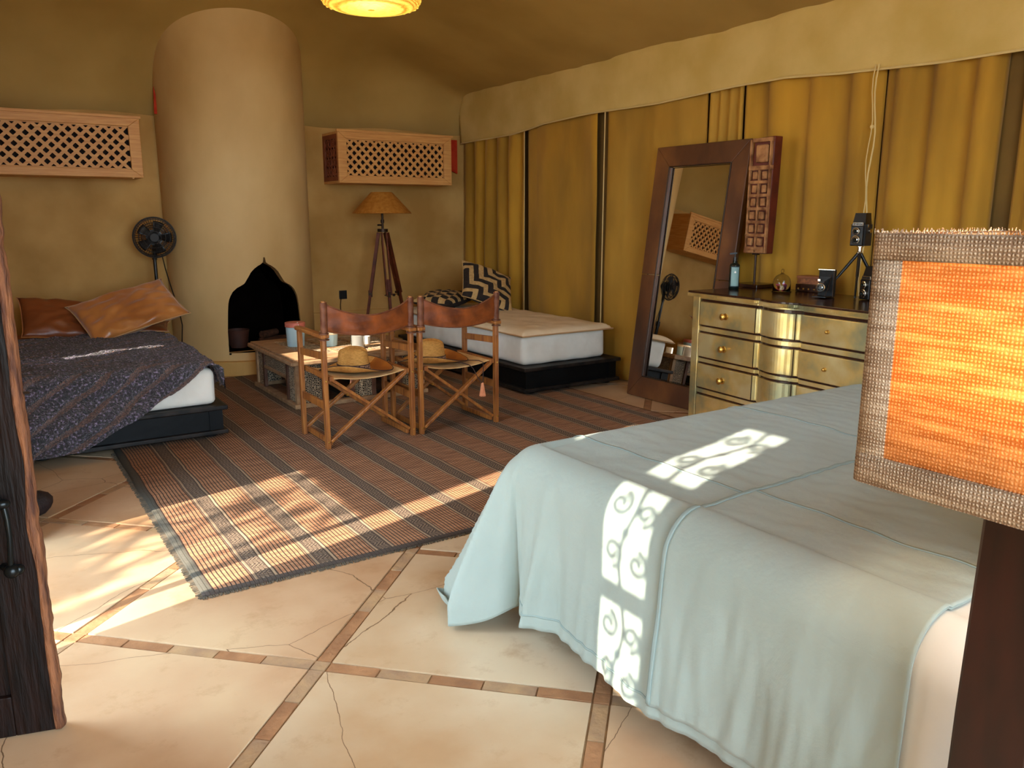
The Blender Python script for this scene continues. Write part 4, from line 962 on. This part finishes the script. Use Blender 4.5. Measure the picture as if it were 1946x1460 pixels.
# face grid frame + blocks
gz = [1.155+i*.083 for i in range(7)]
fb_ = MB()
def fbox(a0, a1, z0, z1, d): fb_.bar((px_-.012-d/2, py_+(a0+a1)/2+py2((z0+z1)/2), z0), (px_-.012-d/2, py_+(a0+a1)/2+py2((z0+z1)/2), z1), d, abs(a1-a0), (0, 1, 0))
fbox(-pw, -pw+.012, 1.125, 1.835, .022); fbox(pw-.012, pw, 1.125, 1.835, .022); fbox(-.007, .007, 1.13, 1.655, .020)
for i, z in enumerate(gz): fbox(-pw+.006, pw-.006, z-.010, z+.010, .019+.003*(i % 2))
fbox(-pw+.004, pw-.004, 1.125, 1.145, .02); fbox(-pw-.004, pw+.006, 1.645, 1.672, .026); fbox(-pw+.006, pw-.006, 1.815, 1.84, .021)
fb_.build('raised_grid', M['carved'], t, bevel=.003)
random.seed(5)
for i in range(6):
    for s in (-1, 1):
        zc_ = gz[i]+.0415; yc_ = py_+s*.037+py2(zc_)
        MB().box(px_-.030-.006*random.random(), px_-.010, yc_-.018, yc_+.018, zc_-.024, zc_+.024, rot=Matrix.Rotation(random.uniform(-.08, .08), 3, 'X')).build('carved_block', M['carved'], t, bevel=.006)
MB().box(px_-.032, px_-.010, py_+py2(1.74)-.048, py_+py2(1.74)+.048, 1.69, 1.80).build('carved_block', M['carved'], t, bevel=.012)

# glass cloche with dried flowers
gx, gy = 4.08, 3.17
t = thing('glass_cloche', 'small glass bell jar filled with dried flowers on the commode', 'jar', (gx, gy, ZT))
MB().lathe([(.052, .004), (.052, .055), (.047, .078), (.034, .096), (.014, .106), (.010, .110)], (gx, gy, ZT), 32, cap=False).build('dome', M['glass'], t, smooth=True, solid=.002)
MB().tube([(gx+.012*math.cos(a*PI/8), gy, ZT+.124+.012*math.sin(a*PI/8)) for a in range(16)], .003, 6, closed=True).build('ring_knob', M['glass'], t, smooth=True)
MB().lathe([(.058, 0), (.060, .004), (.054, .008)], (gx, gy, ZT), 32).build('base', M['glass'], t, smooth=True)
fm = [mat('petal', c, None, .7) for c in ('#c8385c', '#e0a030', '#e8d0a0', '#8a3a5a', '#d9713c')]
for i in range(16):
    a, r_ = random.random()*2*PI, .036*math.sqrt(random.random()); z = .018+.04*random.random()
    bq = MB()
    for k_ in range(5):
        aa = k_*2*PI/5; bq.sphere((gx+r_*math.cos(a)+.006*math.cos(aa), gy+r_*math.sin(a)+.006*math.sin(aa), ZT+z), .005, 4, (1, 1, .5))
    bq.build('dried_flower', fm[i % 5], t)

# stacked boxes
t = thing('wooden_box', 'small inlaid wooden box on top of a darker one between bell jar and folding camera', 'box', (4.24, 3.06, ZT+.045))
MB().box(4.19, 4.29, 2.965, 3.145, ZT+.047, ZT+.080).build('body', mat('inlaid_wood', '#a5673a', '#6e3d20', .5, 40), t, bevel=.002)
MB().box(4.187, 4.293, 2.962, 3.148, ZT+.080, ZT+.096).build('lid', mat('box_lid_wood', '#7a4526', '#8f5631', .45, 10), t, bevel=.002)
t = thing('wooden_box', 'dark studded box underneath the small inlaid wooden box', 'box', (4.24, 3.06, ZT))
MB().box(4.185, 4.295, 2.96, 3.15, ZT, ZT+.045).build('body', M['topdark'], t, bevel=.003)
for i in range(5): MB().sphere((4.184, 2.98+i*.037, ZT+.018), .006, 5).build('stud', M['brass'], t)

def frame_at(loc, face):   # local frame: f forward (towards viewer side), r right, u up
    f = V(face).normalized(); u = V((0, 0, 1)); r = f.cross(u).normalized(); return V(loc), f, r, u
def obox(c, f, r, u, w_, d_, h_, off=(0, 0, 0)):   # off = right, forward, up of box centre
    o = c+r*off[0]+f*off[1]+u*off[2]; mb = MB(); mb.bar(o-u*h_/2, o+u*h_/2, 1, 1, (0, 1, 0)); mb.b.free(); mb = MB()
    return mb, [o+r*a*w_/2+f*b_*d_/2+u*e*h_/2 for e in (-1, 1) for a, b_ in ((-1, -1), (1, -1), (1, 1), (-1, 1))]
def add_obox(mb, c, f, r, u, w_, d_, h_, off=(0, 0, 0)):
    o = c+r*off[0]+f*off[1]+u*off[2]
    vs = [mb.b.verts.new(o+r*a*w_/2+f*b_*d_/2+u*e*h_/2) for e in (-1, 1) for a, b_ in ((-1, -1), (1, -1), (1, 1), (-1, 1))]
    for q in ((0, 1, 2, 3), (7, 6, 5, 4), (0, 4, 5, 1), (1, 5, 6, 2), (2, 6, 7, 3), (3, 7, 4, 0)): mb.b.faces.new([vs[i] for i in q])
    return mb
def ring(mb, c, f, r, u, off, rad, thick, dep):
    o = c+r*off[0]+f*off[1]+u*off[2]; q = f.to_track_quat('Z', 'Y').to_matrix()
    mb.lathe([(rad-thick, 0), (rad, 0), (rad, dep), (rad-thick, dep*1.2), (rad-thick, 0)], o, 24, q=q, cap=False)
def tlr(loc, face, label, side_m):
    c, f, r, u = frame_at(loc, face); t = thing('twin_lens_camera', label, 'camera', loc); s = 1.0
    add_obox(MB(), c, f, r, u, .085, .080, .120, (0, 0, .062)).build('body', M['leatherette'], t, bevel=.004)
    add_obox(MB(), c, f, r, u, .070, .012, .105, (0, .046, .058)).build('front_plate', M['blackplastic'], t, bevel=.003)
    hood = MB(); o = c+u*.122
    lo = [o+r*a*.036+f*b_*.036 for a, b_ in ((-1, -1), (1, -1), (1, 1), (-1, 1))]; hi = [o+u*.060+r*a*.030+f*(b_*.026-.004) for a, b_ in ((-1, -1), (1, -1), (1, 1), (-1, 1))]
    A = [hood.b.verts.new(p) for p in lo]; B = [hood.b.verts.new(p) for p in hi]
    for i in range(4): j = (i+1) % 4; hood.b.faces.new((A[i], A[j], B[j], B[i]))
    hood.b.faces.new(A[::-1]); hood.build('viewfinder_hood', M['blackplastic'], t, solid=.003)
    add_obox(MB(), c, f, r, u, .062, .004, .018, (0, .044, .122)).build('nameplate', M['chrome'], t, bevel=.001)
    # raised letter strokes on the nameplate
    lp = MB()
    for i in range(7): add_obox(lp, c, f, r, u, .0045, .002, .010, (-.024+i*.008, .0468, .122))
    lp.build('lettering', M['blackplastic'], t)
    for z, R_ in ((.083, .021), (.036, .024)):
        m_ = MB(); ring(m_, c, f, r, u, (0, .052, z), R_, .005, .010); ring(m_, c, f, r, u, (0, .052, z), R_*.58, .003, .013); lens = m_.build('lens_ring', M['chrome'], t, smooth=True)
        o2 = c+f*.053+u*z; MB().cyl(o2, o2+f*.009, R_*.5, n=20).build('lens', M['glass'] if False else M['greenglass'], t, smooth=True)
        MB().cyl(o2, o2+f*.006, R_*.85, n=20).build('lens_mount', M['blackplastic'], t, smooth=True)
    o3 = c-r*.0425*-1+u*.07
    MB().cyl(c-r*.043+u*.085, c-r*.055+u*.085, .012, n=18).build('focus_knob', M['chrome'], t, smooth=True)
    add_obox(MB(), c, f, r, u, .001, .070, .11, (-.0432, 0, .06)).build('side_covering', side_m, t)
    add_obox(MB(), c, f, r, u, .004, .010, .014, (-.046, .018, .112)).build('strap_lug', M['chrome'], t)
    return t
# tripod with the camera
tc_ = V((4.16, 2.72, 1.192))
t = thing('mini_tripod', 'thin black tripod standing on the commode, carrying a camera', 'tripod', (4.16, 2.72, ZT))
MB().cyl(tc_-V((0, 0, .030)), tc_-V((0, 0, .001)), .012, n=18).cyl(tc_-V((0, 0, .004)), tc_-V((0, 0, .001)), .020, n=20).build('head', M['chrome'], t, smooth=True)
for fx_, fy_ in ((4.04, 2.86), (4.26, 2.62), (4.06, 2.66)):
    top = tc_-V((0, 0, .03)); bot = V((fx_, fy_, ZT+.004)); lg = MB().cyl(top.lerp(bot, .03), top.lerp(bot, .55), .0095, .0085, 10).cyl(top.lerp(bot, .55), bot, .0065, .0055, 10).build('leg', M['blackplastic'], t, smooth=True)
    MB().sphere(top.lerp(bot, .03), .010, 6).build('leg_joint', M['chrome'], lg, smooth=True)
    MB().sphere(bot+V((0, 0, .003)), .007, 6).build('rubber_foot', M['blackplastic'], lg)
tlr(tuple(tc_), (-1, -.1, 0), 'black twin lens camera mounted on the thin tripod', M['leatherette'])
tlr((4.08, 2.575, ZT), (-1, .25, 0), 'black and red-brown twin lens camera half hidden behind the burlap lampshade', M['redleather'])
# folding camera
c, f, r, u = frame_at((3.985, 2.80, ZT), (-1, -.22, 0))
t = thing('folding_camera', 'old black folding camera standing open on the commode left of the tripod', 'camera', (3.985, 2.80, ZT))
add_obox(MB(), c, f, r, u, .090, .034, .155, (0, -.02, .079)).build('body', M['leatherette'], t, bevel=.006)
add_obox(MB(), c, f, r, u, .094, .004, .004, (0, -.002, .156)).build('top_trim', M['chrome'], t)
add_obox(MB(), c, f, r, u, .004, .004, .15, (-.044, -.002, .08)).build('side_trim', M['steel'], t)
bm_ = MB()
for i in range(6): s_ = 1-i*.11; add_obox(bm_, c, f, r, u, .066*s_, .008, .085*s_, (0, .002+i*.010, .075))
bm_.build('bellows', M['blackmatte'], t)
m_ = MB(); ring(m_, c, f, r, u, (0, .06, .06), .026, .004, .008); ring(m_, c, f, r, u, (0, .062, .06), .016, .003, .012); m_.build('lens_ring', M['chrome'], t, smooth=True)
MB().cyl(c+f*.058+u*.06, c+f*.066+u*.06, .022, n=20).build('shutter', M['blackplastic'], t, smooth=True)
add_obox(MB(), c, f, r, u, .078, .085, .004, (0, .038, .008)).build('bed_plate', M['blackplastic'], t, bevel=.001)
add_obox(MB(), c, f, r, u, .014, .012, .012, (.015, .05, .10)).build('finder', M['chrome'], t)
MB().tube([c-r*.035+f*.005+u*.13, c-r*.037+f*.05+u*.06, c-r*.030+f*.07+u*.012], .002, 5).build('strut', M['steel'], t)

# ================================================================= MAIN BED
BX0, BX1, BY0, BY1, BT = 1.365, 3.28, .12, 2.12, .615      # outer faces of the hanging cloth, top height
t = thing('main_bed', 'large bed in the foreground right, hidden under a grey-green linen spread', 'bed', ((BX0+BX1)/2, 1.1, 0))
MB().box(BX0+.07, BX1-.07, BY0+.02, BY1-.07, .02, .29).build('bed_base', M['blackwood'], t, bevel=.01)
MB().box(BX0+.06, BX1-.06, BY0+.02, BY1-.06, .291, BT-.035).build('mattress', M['sheet'], t, bevel=.05)
MB().box(BX0, BX1, .02, .10, 0, 1.05).build('headboard', M['lampwood'], t, bevel=.01)
def drape(a, b, off, hem, wr=1.0, R=.11):
    # a: flat coordinate across (may run past BX0/BX1), b: flat coordinate along (may run past BY1)
    x0, x1, y1 = BX0+R-off, BX1-R+off, BY1-R+off
    dx = x0-a if a < x0 else (a-x1 if a > x1 else 0); sx = -1 if a < x0 else 1
    dy = b-y1 if b > y1 else 0
    r = math.hypot(dx, dy)
    cx_ = min(max(a, x0), x1); cy_ = min(b, y1); top = BT+off
    if r < 1e-6:
        z = top+.010*ns(a*2.2, b*2.2)+.007*ns(a*3+b*2, b*9-a*4)*wr+.0035*ns(a*22, b*9+a*9)*wr-.010*math.exp(-((a-x0)**2)/.02)
        return V((cx_, cy_, z))
    corner = (dx > 0 and dy > 0)
    phi = math.atan2(dy, dx)
    if corner:
        # shorten diagonal so that the corner hangs in folds, a little longer than the sides
        m_ = max(dx, dy); r = m_+.10*math.sin(2*phi)*min(1, m_/.4)
    e = V((sx*math.cos(phi), math.sin(phi), 0))
    if r < R*PI/2: h = R*math.sin(r/R); z = top-R*(1-math.cos(r/R))
    else: h = R; z = top-R-(r-R*PI/2)
    dr = max(0, r-R*.9); k = min(1, dr/.5)
    if corner:
        cf2 = math.sin(2*phi)
        h += k*(.225*cf2**.8+.12*cf2**.5*(.45-abs(math.sin(phi*5.2+.5+.5*k)))+.03*ns(phi*4, z*3))
    s_ = cy_ if dx > dy else cx_
    fold = .030*ns(s_*3.2, 7.7)+.030*(.5-abs(ns(s_*6+z*.8, 3.3)))+.016*ns(s_*15+z*1.5, z*2)+.008*ns(s_*34, z*7)
    near = math.exp(-((cy_-y1)/.25)**2) if dx > 0 else 0
    h += wr*k*(fold+.016*math.sin(s_*21)*near)*(1-.6*(1 if corner else 0)) + .012*k
    # long fold line on the side
    if dx > 0 and not corner: h += wr*.034*k*math.exp(-((b-1.84-.06*k)/.022)**2)-.020*k*math.exp(-((b-1.80)/.03)**2)
    p = V((cx_, cy_, 0))+e*h
    zf = .014+.010*abs(ns(p.x*9, p.y*9))
    if z < zf:      # cloth that reaches the floor spreads outwards
        ex_t = zf-z; p += e*ex_t*.45; z = zf+.045*abs(math.sin(ex_t*22))*min(1, ex_t/.05)
    p.z = z
    return p
def cloth(name, a0, a1, b0, b1, na, nb, off, m, wr=1.0, par=None, solid=.004):
    return MB().grid(lambda u, v: drape(a0+(a1-a0)*u, b0+(b1-b0)*v, off, 0, wr), na, nb).build(name, m, par, smooth=True, solid=solid, angle=0)
LH = .555+.055
flat0 = BX0+.11
sp1 = cloth('bedspread', flat0-LH, BX1-.11+LH, .705, BY1-.11+LH+.03, 250, 210, .012, M['spread'])
tag(sp1, 'grey-green linen bedspread draped over the large bed in the foreground', 'bedspread')
def band(a0, a1, b0, b1, na, nb, off, nm, m, par, solid=.003): return MB().grid(lambda u, v: drape(a0+(a1-a0)*u, b0+(b1-b0)*v, off, 0), na, nb).build(nm, m, par, smooth=True, solid=solid, angle=0)
sp2 = cloth('folded_spread_layer', flat0-LH+.02, BX1-.11+LH, .700, 1.335, 250, 80, .021, M['spread'])
tag(sp2, 'second folded layer of the grey-green linen nearest the pillows', 'bedspread')
band(flat0-LH+.02, BX1-.2, 1.325, 1.337, 200, 3, .0245, 'hem', M['spreadseam'], sp2, .004)
for a in (1.635, 2.40):
    band(a, a+.008, 1.34, 2.1, 2, 60, .0155, 'seam', M['spreadseam'], sp1, .002)
    band(a+.02, a+.028, .71, 1.32, 2, 60, .0245, 'seam', M['spreadseam'], sp2, .002)
band(flat0-LH+.035, flat0-LH+.041, .72, BY1-.12, 2, 120, .0152, 'hem', M['spreadseam'], sp1, .002)
sh = cloth('bed_sheet', flat0-.66, BX1-.11+.5, .13, .76, 160, 50, .003, M['sheet']); tag(sh, 'white sheet on the bed head, hanging beside the lamp post', 'sheet')
pillow(.72, .46, .17, (1.855, .555, .80), (68, 0, 4), M['sheet'], 'bed_pillow', 'white pillow propped at the head of the large bed, its corner beside the lamp post', seam=M['sheet'], seed=5, wr=.012, n=36)
pillow(.72, .46, .17, (2.72, .545, .80), (68, 0, -3), M['sheet'], 'bed_pillow', 'white pillow at the head of the large bed, hidden behind the burlap lampshade', seam=M['sheet'], seed=6, wr=.012, n=20)

# ================================================================= BEDSIDE LAMP
SX0, SX1, SY0, SY1, SZ0, SZ1 = 1.06, 1.42, .312, .672, .967, 1.328
t = thing('bedside_lamp', 'square burlap lampshade glowing orange on a dark wooden post at the right edge', 'lamp', (1.24, .492, .36))
shd = bpy.data.objects.new('lamp_shade', None)
hw_ = .043
def face(fx, lab_):
    pass
b = MB(); cr = .018
pts = []
for (cx_, cy_, a0_) in ((SX1-cr, SY1-cr, 0), (SX0+cr, SY1-cr, PI/2), (SX0+cr, SY0+cr, PI), (SX1-cr, SY0+cr, 1.5*PI)):
    for i in range(6): a = a0_+i*PI/10; pts.append((cx_+cr*math.cos(a), cy_+cr*math.sin(a)))
def wallring(z0, z1, grow, nm, m, par, sol, n=2):
    q = MB(); c0 = V(((SX0+SX1)/2, (SY0+SY1)/2, 0)); k = len(pts); rings = []
    for j in range(n+1):
        z = z0+(z1-z0)*j/n; rings.append([q.b.verts.new((x+grow*(1 if x > c0.x else -1), y+grow*(1 if y > c0.y else -1), z)) for x, y in pts])
    for A, B in zip(rings, rings[1:]):
        for i in range(k): q.b.faces.new((A[i], A[(i+1) % k], B[(i+1) % k], B[i]))
    return q.build(nm, m, par, smooth=True, solid=sol)
shade = wallring(SZ0, SZ1, 0, 'lamp_shade', M['burlap'], t, .002)
wallring(SZ0-.001, SZ0+hw_, .003, 'hem_band', M['burlapedge'], shade, .004); wallring(SZ1-.036, SZ1+.001, .003, 'hem_band', M['burlapedge'], shade, .004)
for (x, y, sx_, sy_) in ((SX0, SY1, 1, -1), (SX0, SY0, 1, 1), (SX1, SY1, -1, -1), (SX1, SY0, -1, 1)):
    q = MB(); x_ = x-.0035*sx_; y_ = y-.0035*-(-sy_) if False else y-(.0035*sy_)
    L1 = [(x_, y_+sy_*.050), (x_, y_+sy_*cr)]+[(x_+sx_*cr*(1-math.cos(i*PI/10)), y_+sy_*cr*(1-math.sin(i*PI/10))) for i in range(1, 5)]+[(x_+sx_*cr, y_), (x_+sx_*.050, y_)]
    A = [q.b.verts.new((a, b_, SZ0+.038)) for a, b_ in L1]; B = [q.b.verts.new((a, b_, SZ1-.034)) for a, b_ in L1]
    for i in range(len(A)-1): q.b.faces.new((A[i], A[i+1], B[i+1], B[i]))
    q.build('corner_binding', M['burlapedge'], shade, smooth=True, solid=.002)
q = MB(); random.seed(11)
for i in range(300):
    s_ = i/300*4; e_ = int(s_); f_ = s_-e_
    p = [(SX0+(SX1-SX0)*f_, SY1), (SX1, SY1-(SY1-SY0)*f_), (SX1-(SX1-SX0)*f_, SY0), (SX0, SY0+(SY1-SY0)*f_)][e_]
    q.tube([(p[0], p[1], SZ1-.001), (p[0]+random.uniform(-.003, .003), p[1]+random.uniform(-.003, .003), SZ1+.003+.004*random.random())], .0008, 4)
q.build('frayed_edge', M['burlapedge'], shade)['kind'] = 'stuff'
PX, PY, pw_ = 1.24, .492, .050
post = MB(); A = []
for z, ww in ((.36, .056), (.60, .055), (.985, .050)):
    A.append([post.b.verts.new((PX+a*ww, PY+b_*ww, z)) for a, b_ in ((-1, -1), (1, -1), (1, 1), (-1, 1))])
for i in range(2):
    for j in range(4): post.b.faces.new((A[i][j], A[i][(j+1) % 4], A[i+1][(j+1) % 4], A[i+1][j]))
post.b.faces.new(A[0][::-1]); post.b.faces.new(A[-1]); post.build('post', M['lampwood'], t, bevel=.006)
MB().cyl((PX, PY, .985), (PX, PY, 1.10), .012, n=14).build('socket', M['brass'], t, smooth=True)
MB().sphere((PX, PY, 1.135), .032, 10).build('bulb', mat('bulb_glass', '#fff0d0', None, .3), t, smooth=True)
MB().bar((PX-.17, PY, 1.08), (PX+.17, PY, 1.08), .004, .004).bar((PX, PY-.17, 1.08), (PX, PY+.17, 1.08), .004, .004).build('shade_spider', M['steel'], t)
bpy.data.objects.remove(shd)
pl = bpy.data.lights.new('bulb_light', 'POINT'); pl.energy = 14; pl.color = (1, .70, .40); pl.shadow_soft_size = .05
po = bpy.data.objects.new('bulb_light', pl); C.objects.link(po); po.location = (PX, PY, 1.18)
t = thing('bedside_table', 'low dark bedside table under the lamp post, below the picture edge', 'table', (1.22, .36, 0))
MB().box(1.02, 1.34, .12, .60, .335, .36).build('table_top', M['blackwood'], t, bevel=.004)
for x in (1.045, 1.315):
    for y in (.145, .575): MB().box(x-.02, x+.02, y-.02, y+.02, 0, .335).build('leg', M['blackwood'], t, bevel=.003)

# ================================================================= DOOR LEAF
dq_ = math.atan2(-.13, .753)          # leaf direction, hinge -> free edge
hg = V((-.70, 2.475, 0)); fe = V((.054, 2.262, 0)); dl = (fe-hg).normalized(); dn = V((dl.y, -dl.x, 0))   # dn faces the viewer
DLW = (fe-hg).length; DH = 2.12; dt_ = .042
t = thing('door_leaf', 'old dark wooden door leaf standing open at the left edge, with a black pull handle', 'door', tuple(hg))
def D3(a, d, z): return hg+dl*a+dn*d+V((0, 0, z))
def dbox(nm, a0, a1, z0, z1, d0, d1, m, par=None, bev=.003): return MB().poly([D3(a0, d0, z0), D3(a1, d0, z0), D3(a1, d1, z0), D3(a0, d1, z0)], (0, 0, z1-z0)).build(nm, m, par or t, bevel=bev)
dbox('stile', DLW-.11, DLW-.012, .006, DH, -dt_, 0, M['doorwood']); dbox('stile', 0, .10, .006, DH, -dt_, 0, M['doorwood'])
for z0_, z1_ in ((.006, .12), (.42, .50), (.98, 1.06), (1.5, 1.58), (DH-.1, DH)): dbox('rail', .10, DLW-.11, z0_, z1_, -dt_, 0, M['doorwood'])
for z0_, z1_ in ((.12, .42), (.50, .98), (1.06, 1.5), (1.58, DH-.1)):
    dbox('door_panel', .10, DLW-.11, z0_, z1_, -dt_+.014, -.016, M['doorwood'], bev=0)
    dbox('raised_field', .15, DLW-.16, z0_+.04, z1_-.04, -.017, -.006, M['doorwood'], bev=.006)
def edgef(u, v):
    z = .008+(DH-.008)*v; wv = .006*ns(z*9, 2)+.004*ns(z*30, 5)
    prof_ = [(-.012, -dt_), (.002+wv, -dt_*.6), (.002+wv, -.012), (-.004+wv*.6, .003), (-.016+.010*ns(z*6, 8), .0025)]
    k_ = u*4; i = min(3, int(k_)); f_ = k_-i; a = prof_[i][0]*(1-f_)+prof_[i+1][0]*f_; d = prof_[i][1]*(1-f_)+prof_[i+1][1]*f_
    return D3(DLW+a, d, z)
MB().grid(edgef, 8, 220).build('worn_edge', M['dooredge'], t, smooth=True, solid=.002, angle=0)
h = thing  # handle parts
def hp(a, d, z): return D3(DLW+a, d, z)
hd = MB().tube([hp(-.060, .035, .487), hp(-.056, .040, .53), hp(-.052, .042, .575), hp(-.053, .040, .62), hp(-.058, .035, .658)], .0065, 10).build('pull_handle', M['iron'], t, smooth=True)
MB().cyl(hp(-.085, .0, .484), hp(-.060, .035, .484), .010, .009, 14).sphere(hp(-.058, .036, .484), .0185, 10).sphere(hp(-.045, .030, .484), .014, 8).build('lower_mount', M['iron'], hd, smooth=True)
MB().cyl(hp(-.085, .0, .660), hp(-.060, .035, .660), .010, .009, 14).sphere(hp(-.060, .035, .660), .014, 10, (1.3, 1, .9)).build('upper_mount', M['iron'], hd, smooth=True)
MB().bar(hp(0.0, -.02, .925), hp(.016, -.018, .925), .004, .006).build('nail', M['steel'], t)
# dark stone by the door
b = MB().sphere((.105, 4.12, .06), .075, 8, (.9, 1.0, .8))
for v in b.b.verts: v.co += V((ns(v.co.x*14, v.co.y*14, v.co.z*14), ns(v.co.y*14, v.co.z*14, 3), .4*ns(v.co.z*14, v.co.x*14, 5)))*.02; v.co.z = max(v.co.z, .002)
tag(b.build('door_stop', M['stone'], smooth=True, angle=0), 'dark lumpy door stop on the floor behind the door leaf', 'door stop')

# ================================================================= PENDANT
pcx, pcy, pz = 2.03, 4.50, 2.50
t = thing('pendant_lamp', 'lit yellow wicker basket pendant hanging at the top edge of the picture', 'lamp', (pcx, pcy, pz))
MB().lathe([(.02, 0), (.16, .004), (.235, .018), (.268, .045), (.280, .085), (.268, .16), (.22, .24), (.14, .30), (.05, .33), (.03, .335)], (pcx, pcy, pz), 56, cap=False).build('basket_shade', M['basket'], t, smooth=True)
q = MB()
for r_, z in ((.262, .036), (.274, .056), (.279, .074)):
    q.tube([(pcx+(r_+.004)*math.cos(a*PI/36), pcy+(r_+.004)*math.sin(a*PI/36), pz+z+.004*math.sin(a*9)) for a in range(72)], .006, 6, closed=True)
q.build('woven_rim', M['basket'], t, smooth=True)
MB().cyl((pcx, pcy, pz+.33), (pcx, pcy, zc(pcx, pcy)), .004, n=8).build('cord', M['blackplastic'], t)
pl = bpy.data.lights.new('pendant_light', 'POINT'); pl.energy = 9; pl.color = (1, .78, .45); pl.shadow_soft_size = .15
po = bpy.data.objects.new('pendant_light', pl); C.objects.link(po); po.location = (pcx, pcy, pz-.12)

# ================================================================= IRONWORK AND PORCH (cast the scroll and leaf shadows)
def scroll(mb, x, cy_, cz, r0, turns, a0, s, rad=.0085):
    pts = []
    for i in range(34):
        k_ = i/33; r_ = r0*(1-k_*.82); a = a0+s*turns*2*PI*k_; pts.append((x, cy_+r_*math.cos(a), cz+r_*math.sin(a)))
    mb.tube(pts, rad, 6)
t = thing('iron_grille', 'wrought iron scroll grille in the narrow panes of the entrance wall', 'grille', (XF-.03, .91, 1.3))
for (z0_, z1_) in ((1.30, 1.61), (1.64, 1.98), (2.01, 2.42)):
    q = MB(); zc_ = (z0_+z1_)/2; H_ = z1_-z0_
    for s, yy, zz, r0 in ((1, .862, z0_+H_*.28, .040), (-1, .962, z0_+H_*.30, .042), (-1, .862, z0_+H_*.72, .038), (1, .962, z0_+H_*.74, .042)):
        scroll(q, XF-.03, yy, zz, r0, 1.35, PI/2 if s > 0 else -PI/2, s)
    q.tube([(XF-.03, .915+.018*math.sin((z-z0_)/H_*2*PI), z) for z in [z0_+H_*i/14 for i in range(15)]], .009, 6)
    q.sphere((XF-.03, .915, zc_), .016, 6)
    q.build('scrollwork', M['iron'], t, smooth=True)
# eave in front of the entrance and a branch of leaves
t = thing('porch_eave', 'outdoor eave board shading the entrance', 'eave', (-2.55, 2.8, 0))
MB().box(-2.6, -2.5, 2.19, 3.30, 2.37, 3.9).build('board', M['facade'], t)
MB().box(-2.6, -2.5, 2.22, 2.32, -.12, 2.37).box(-2.6, -2.5, 3.2, 3.28, -.12, 2.37).build('post', M['bark'], t) if False else None
t = thing('leafy_branch', 'leafy olive branch outside the entrance', 'branch', (-4.6, 2.7, -.12))
MB().tube([(-4.6, 2.7, -.12), (-4.62, 2.6, 1.4), (-4.58, 2.3, 2.6), (-4.6, 1.9, 3.5)], .03, 6, r1=.008).build('branch', M['bark'], t)
q = MB(); random.seed(21)
XB = -4.6
for i in range(900):
    y0_ = random.uniform(2.90, 3.72); zr = random.uniform(-.35, 1.50)       # y at x = 0 and height at the rug edge plane of the ray it blocks
    low = zr < .30                                                            # rays that reach the bare floor
    if random.random() > (.78 if low else .13): continue
    if 2.98 < y0_ < 3.10 and low: continue
    x = XB+random.uniform(-.3, .3); y = y0_+.27*x; z = .6*(zr-.0)-.6*x*1.0
    a = random.uniform(.7, 1.5)*(1 if random.random() < .7 else -1); L_ = random.uniform(.10, .26); w_ = L_*.20
    dy, dz = math.cos(a), math.sin(a); c = V((x, y, z)); e1 = V((random.uniform(-.3, .3), dy, dz)).normalized(); e2 = e1.cross(V((1, 0, 0))).normalized()
    vs = [q.b.verts.new(c+e1*L_/2*p_+e2*w_/2*r_) for p_, r_ in ((-1, 0), (-.3, .9), (.4, .8), (1, 0), (.4, -.8), (-.3, -.9))]
    q.b.faces.new(vs)
q.build('leaves', M['leaf'], t)['kind'] = 'stuff'
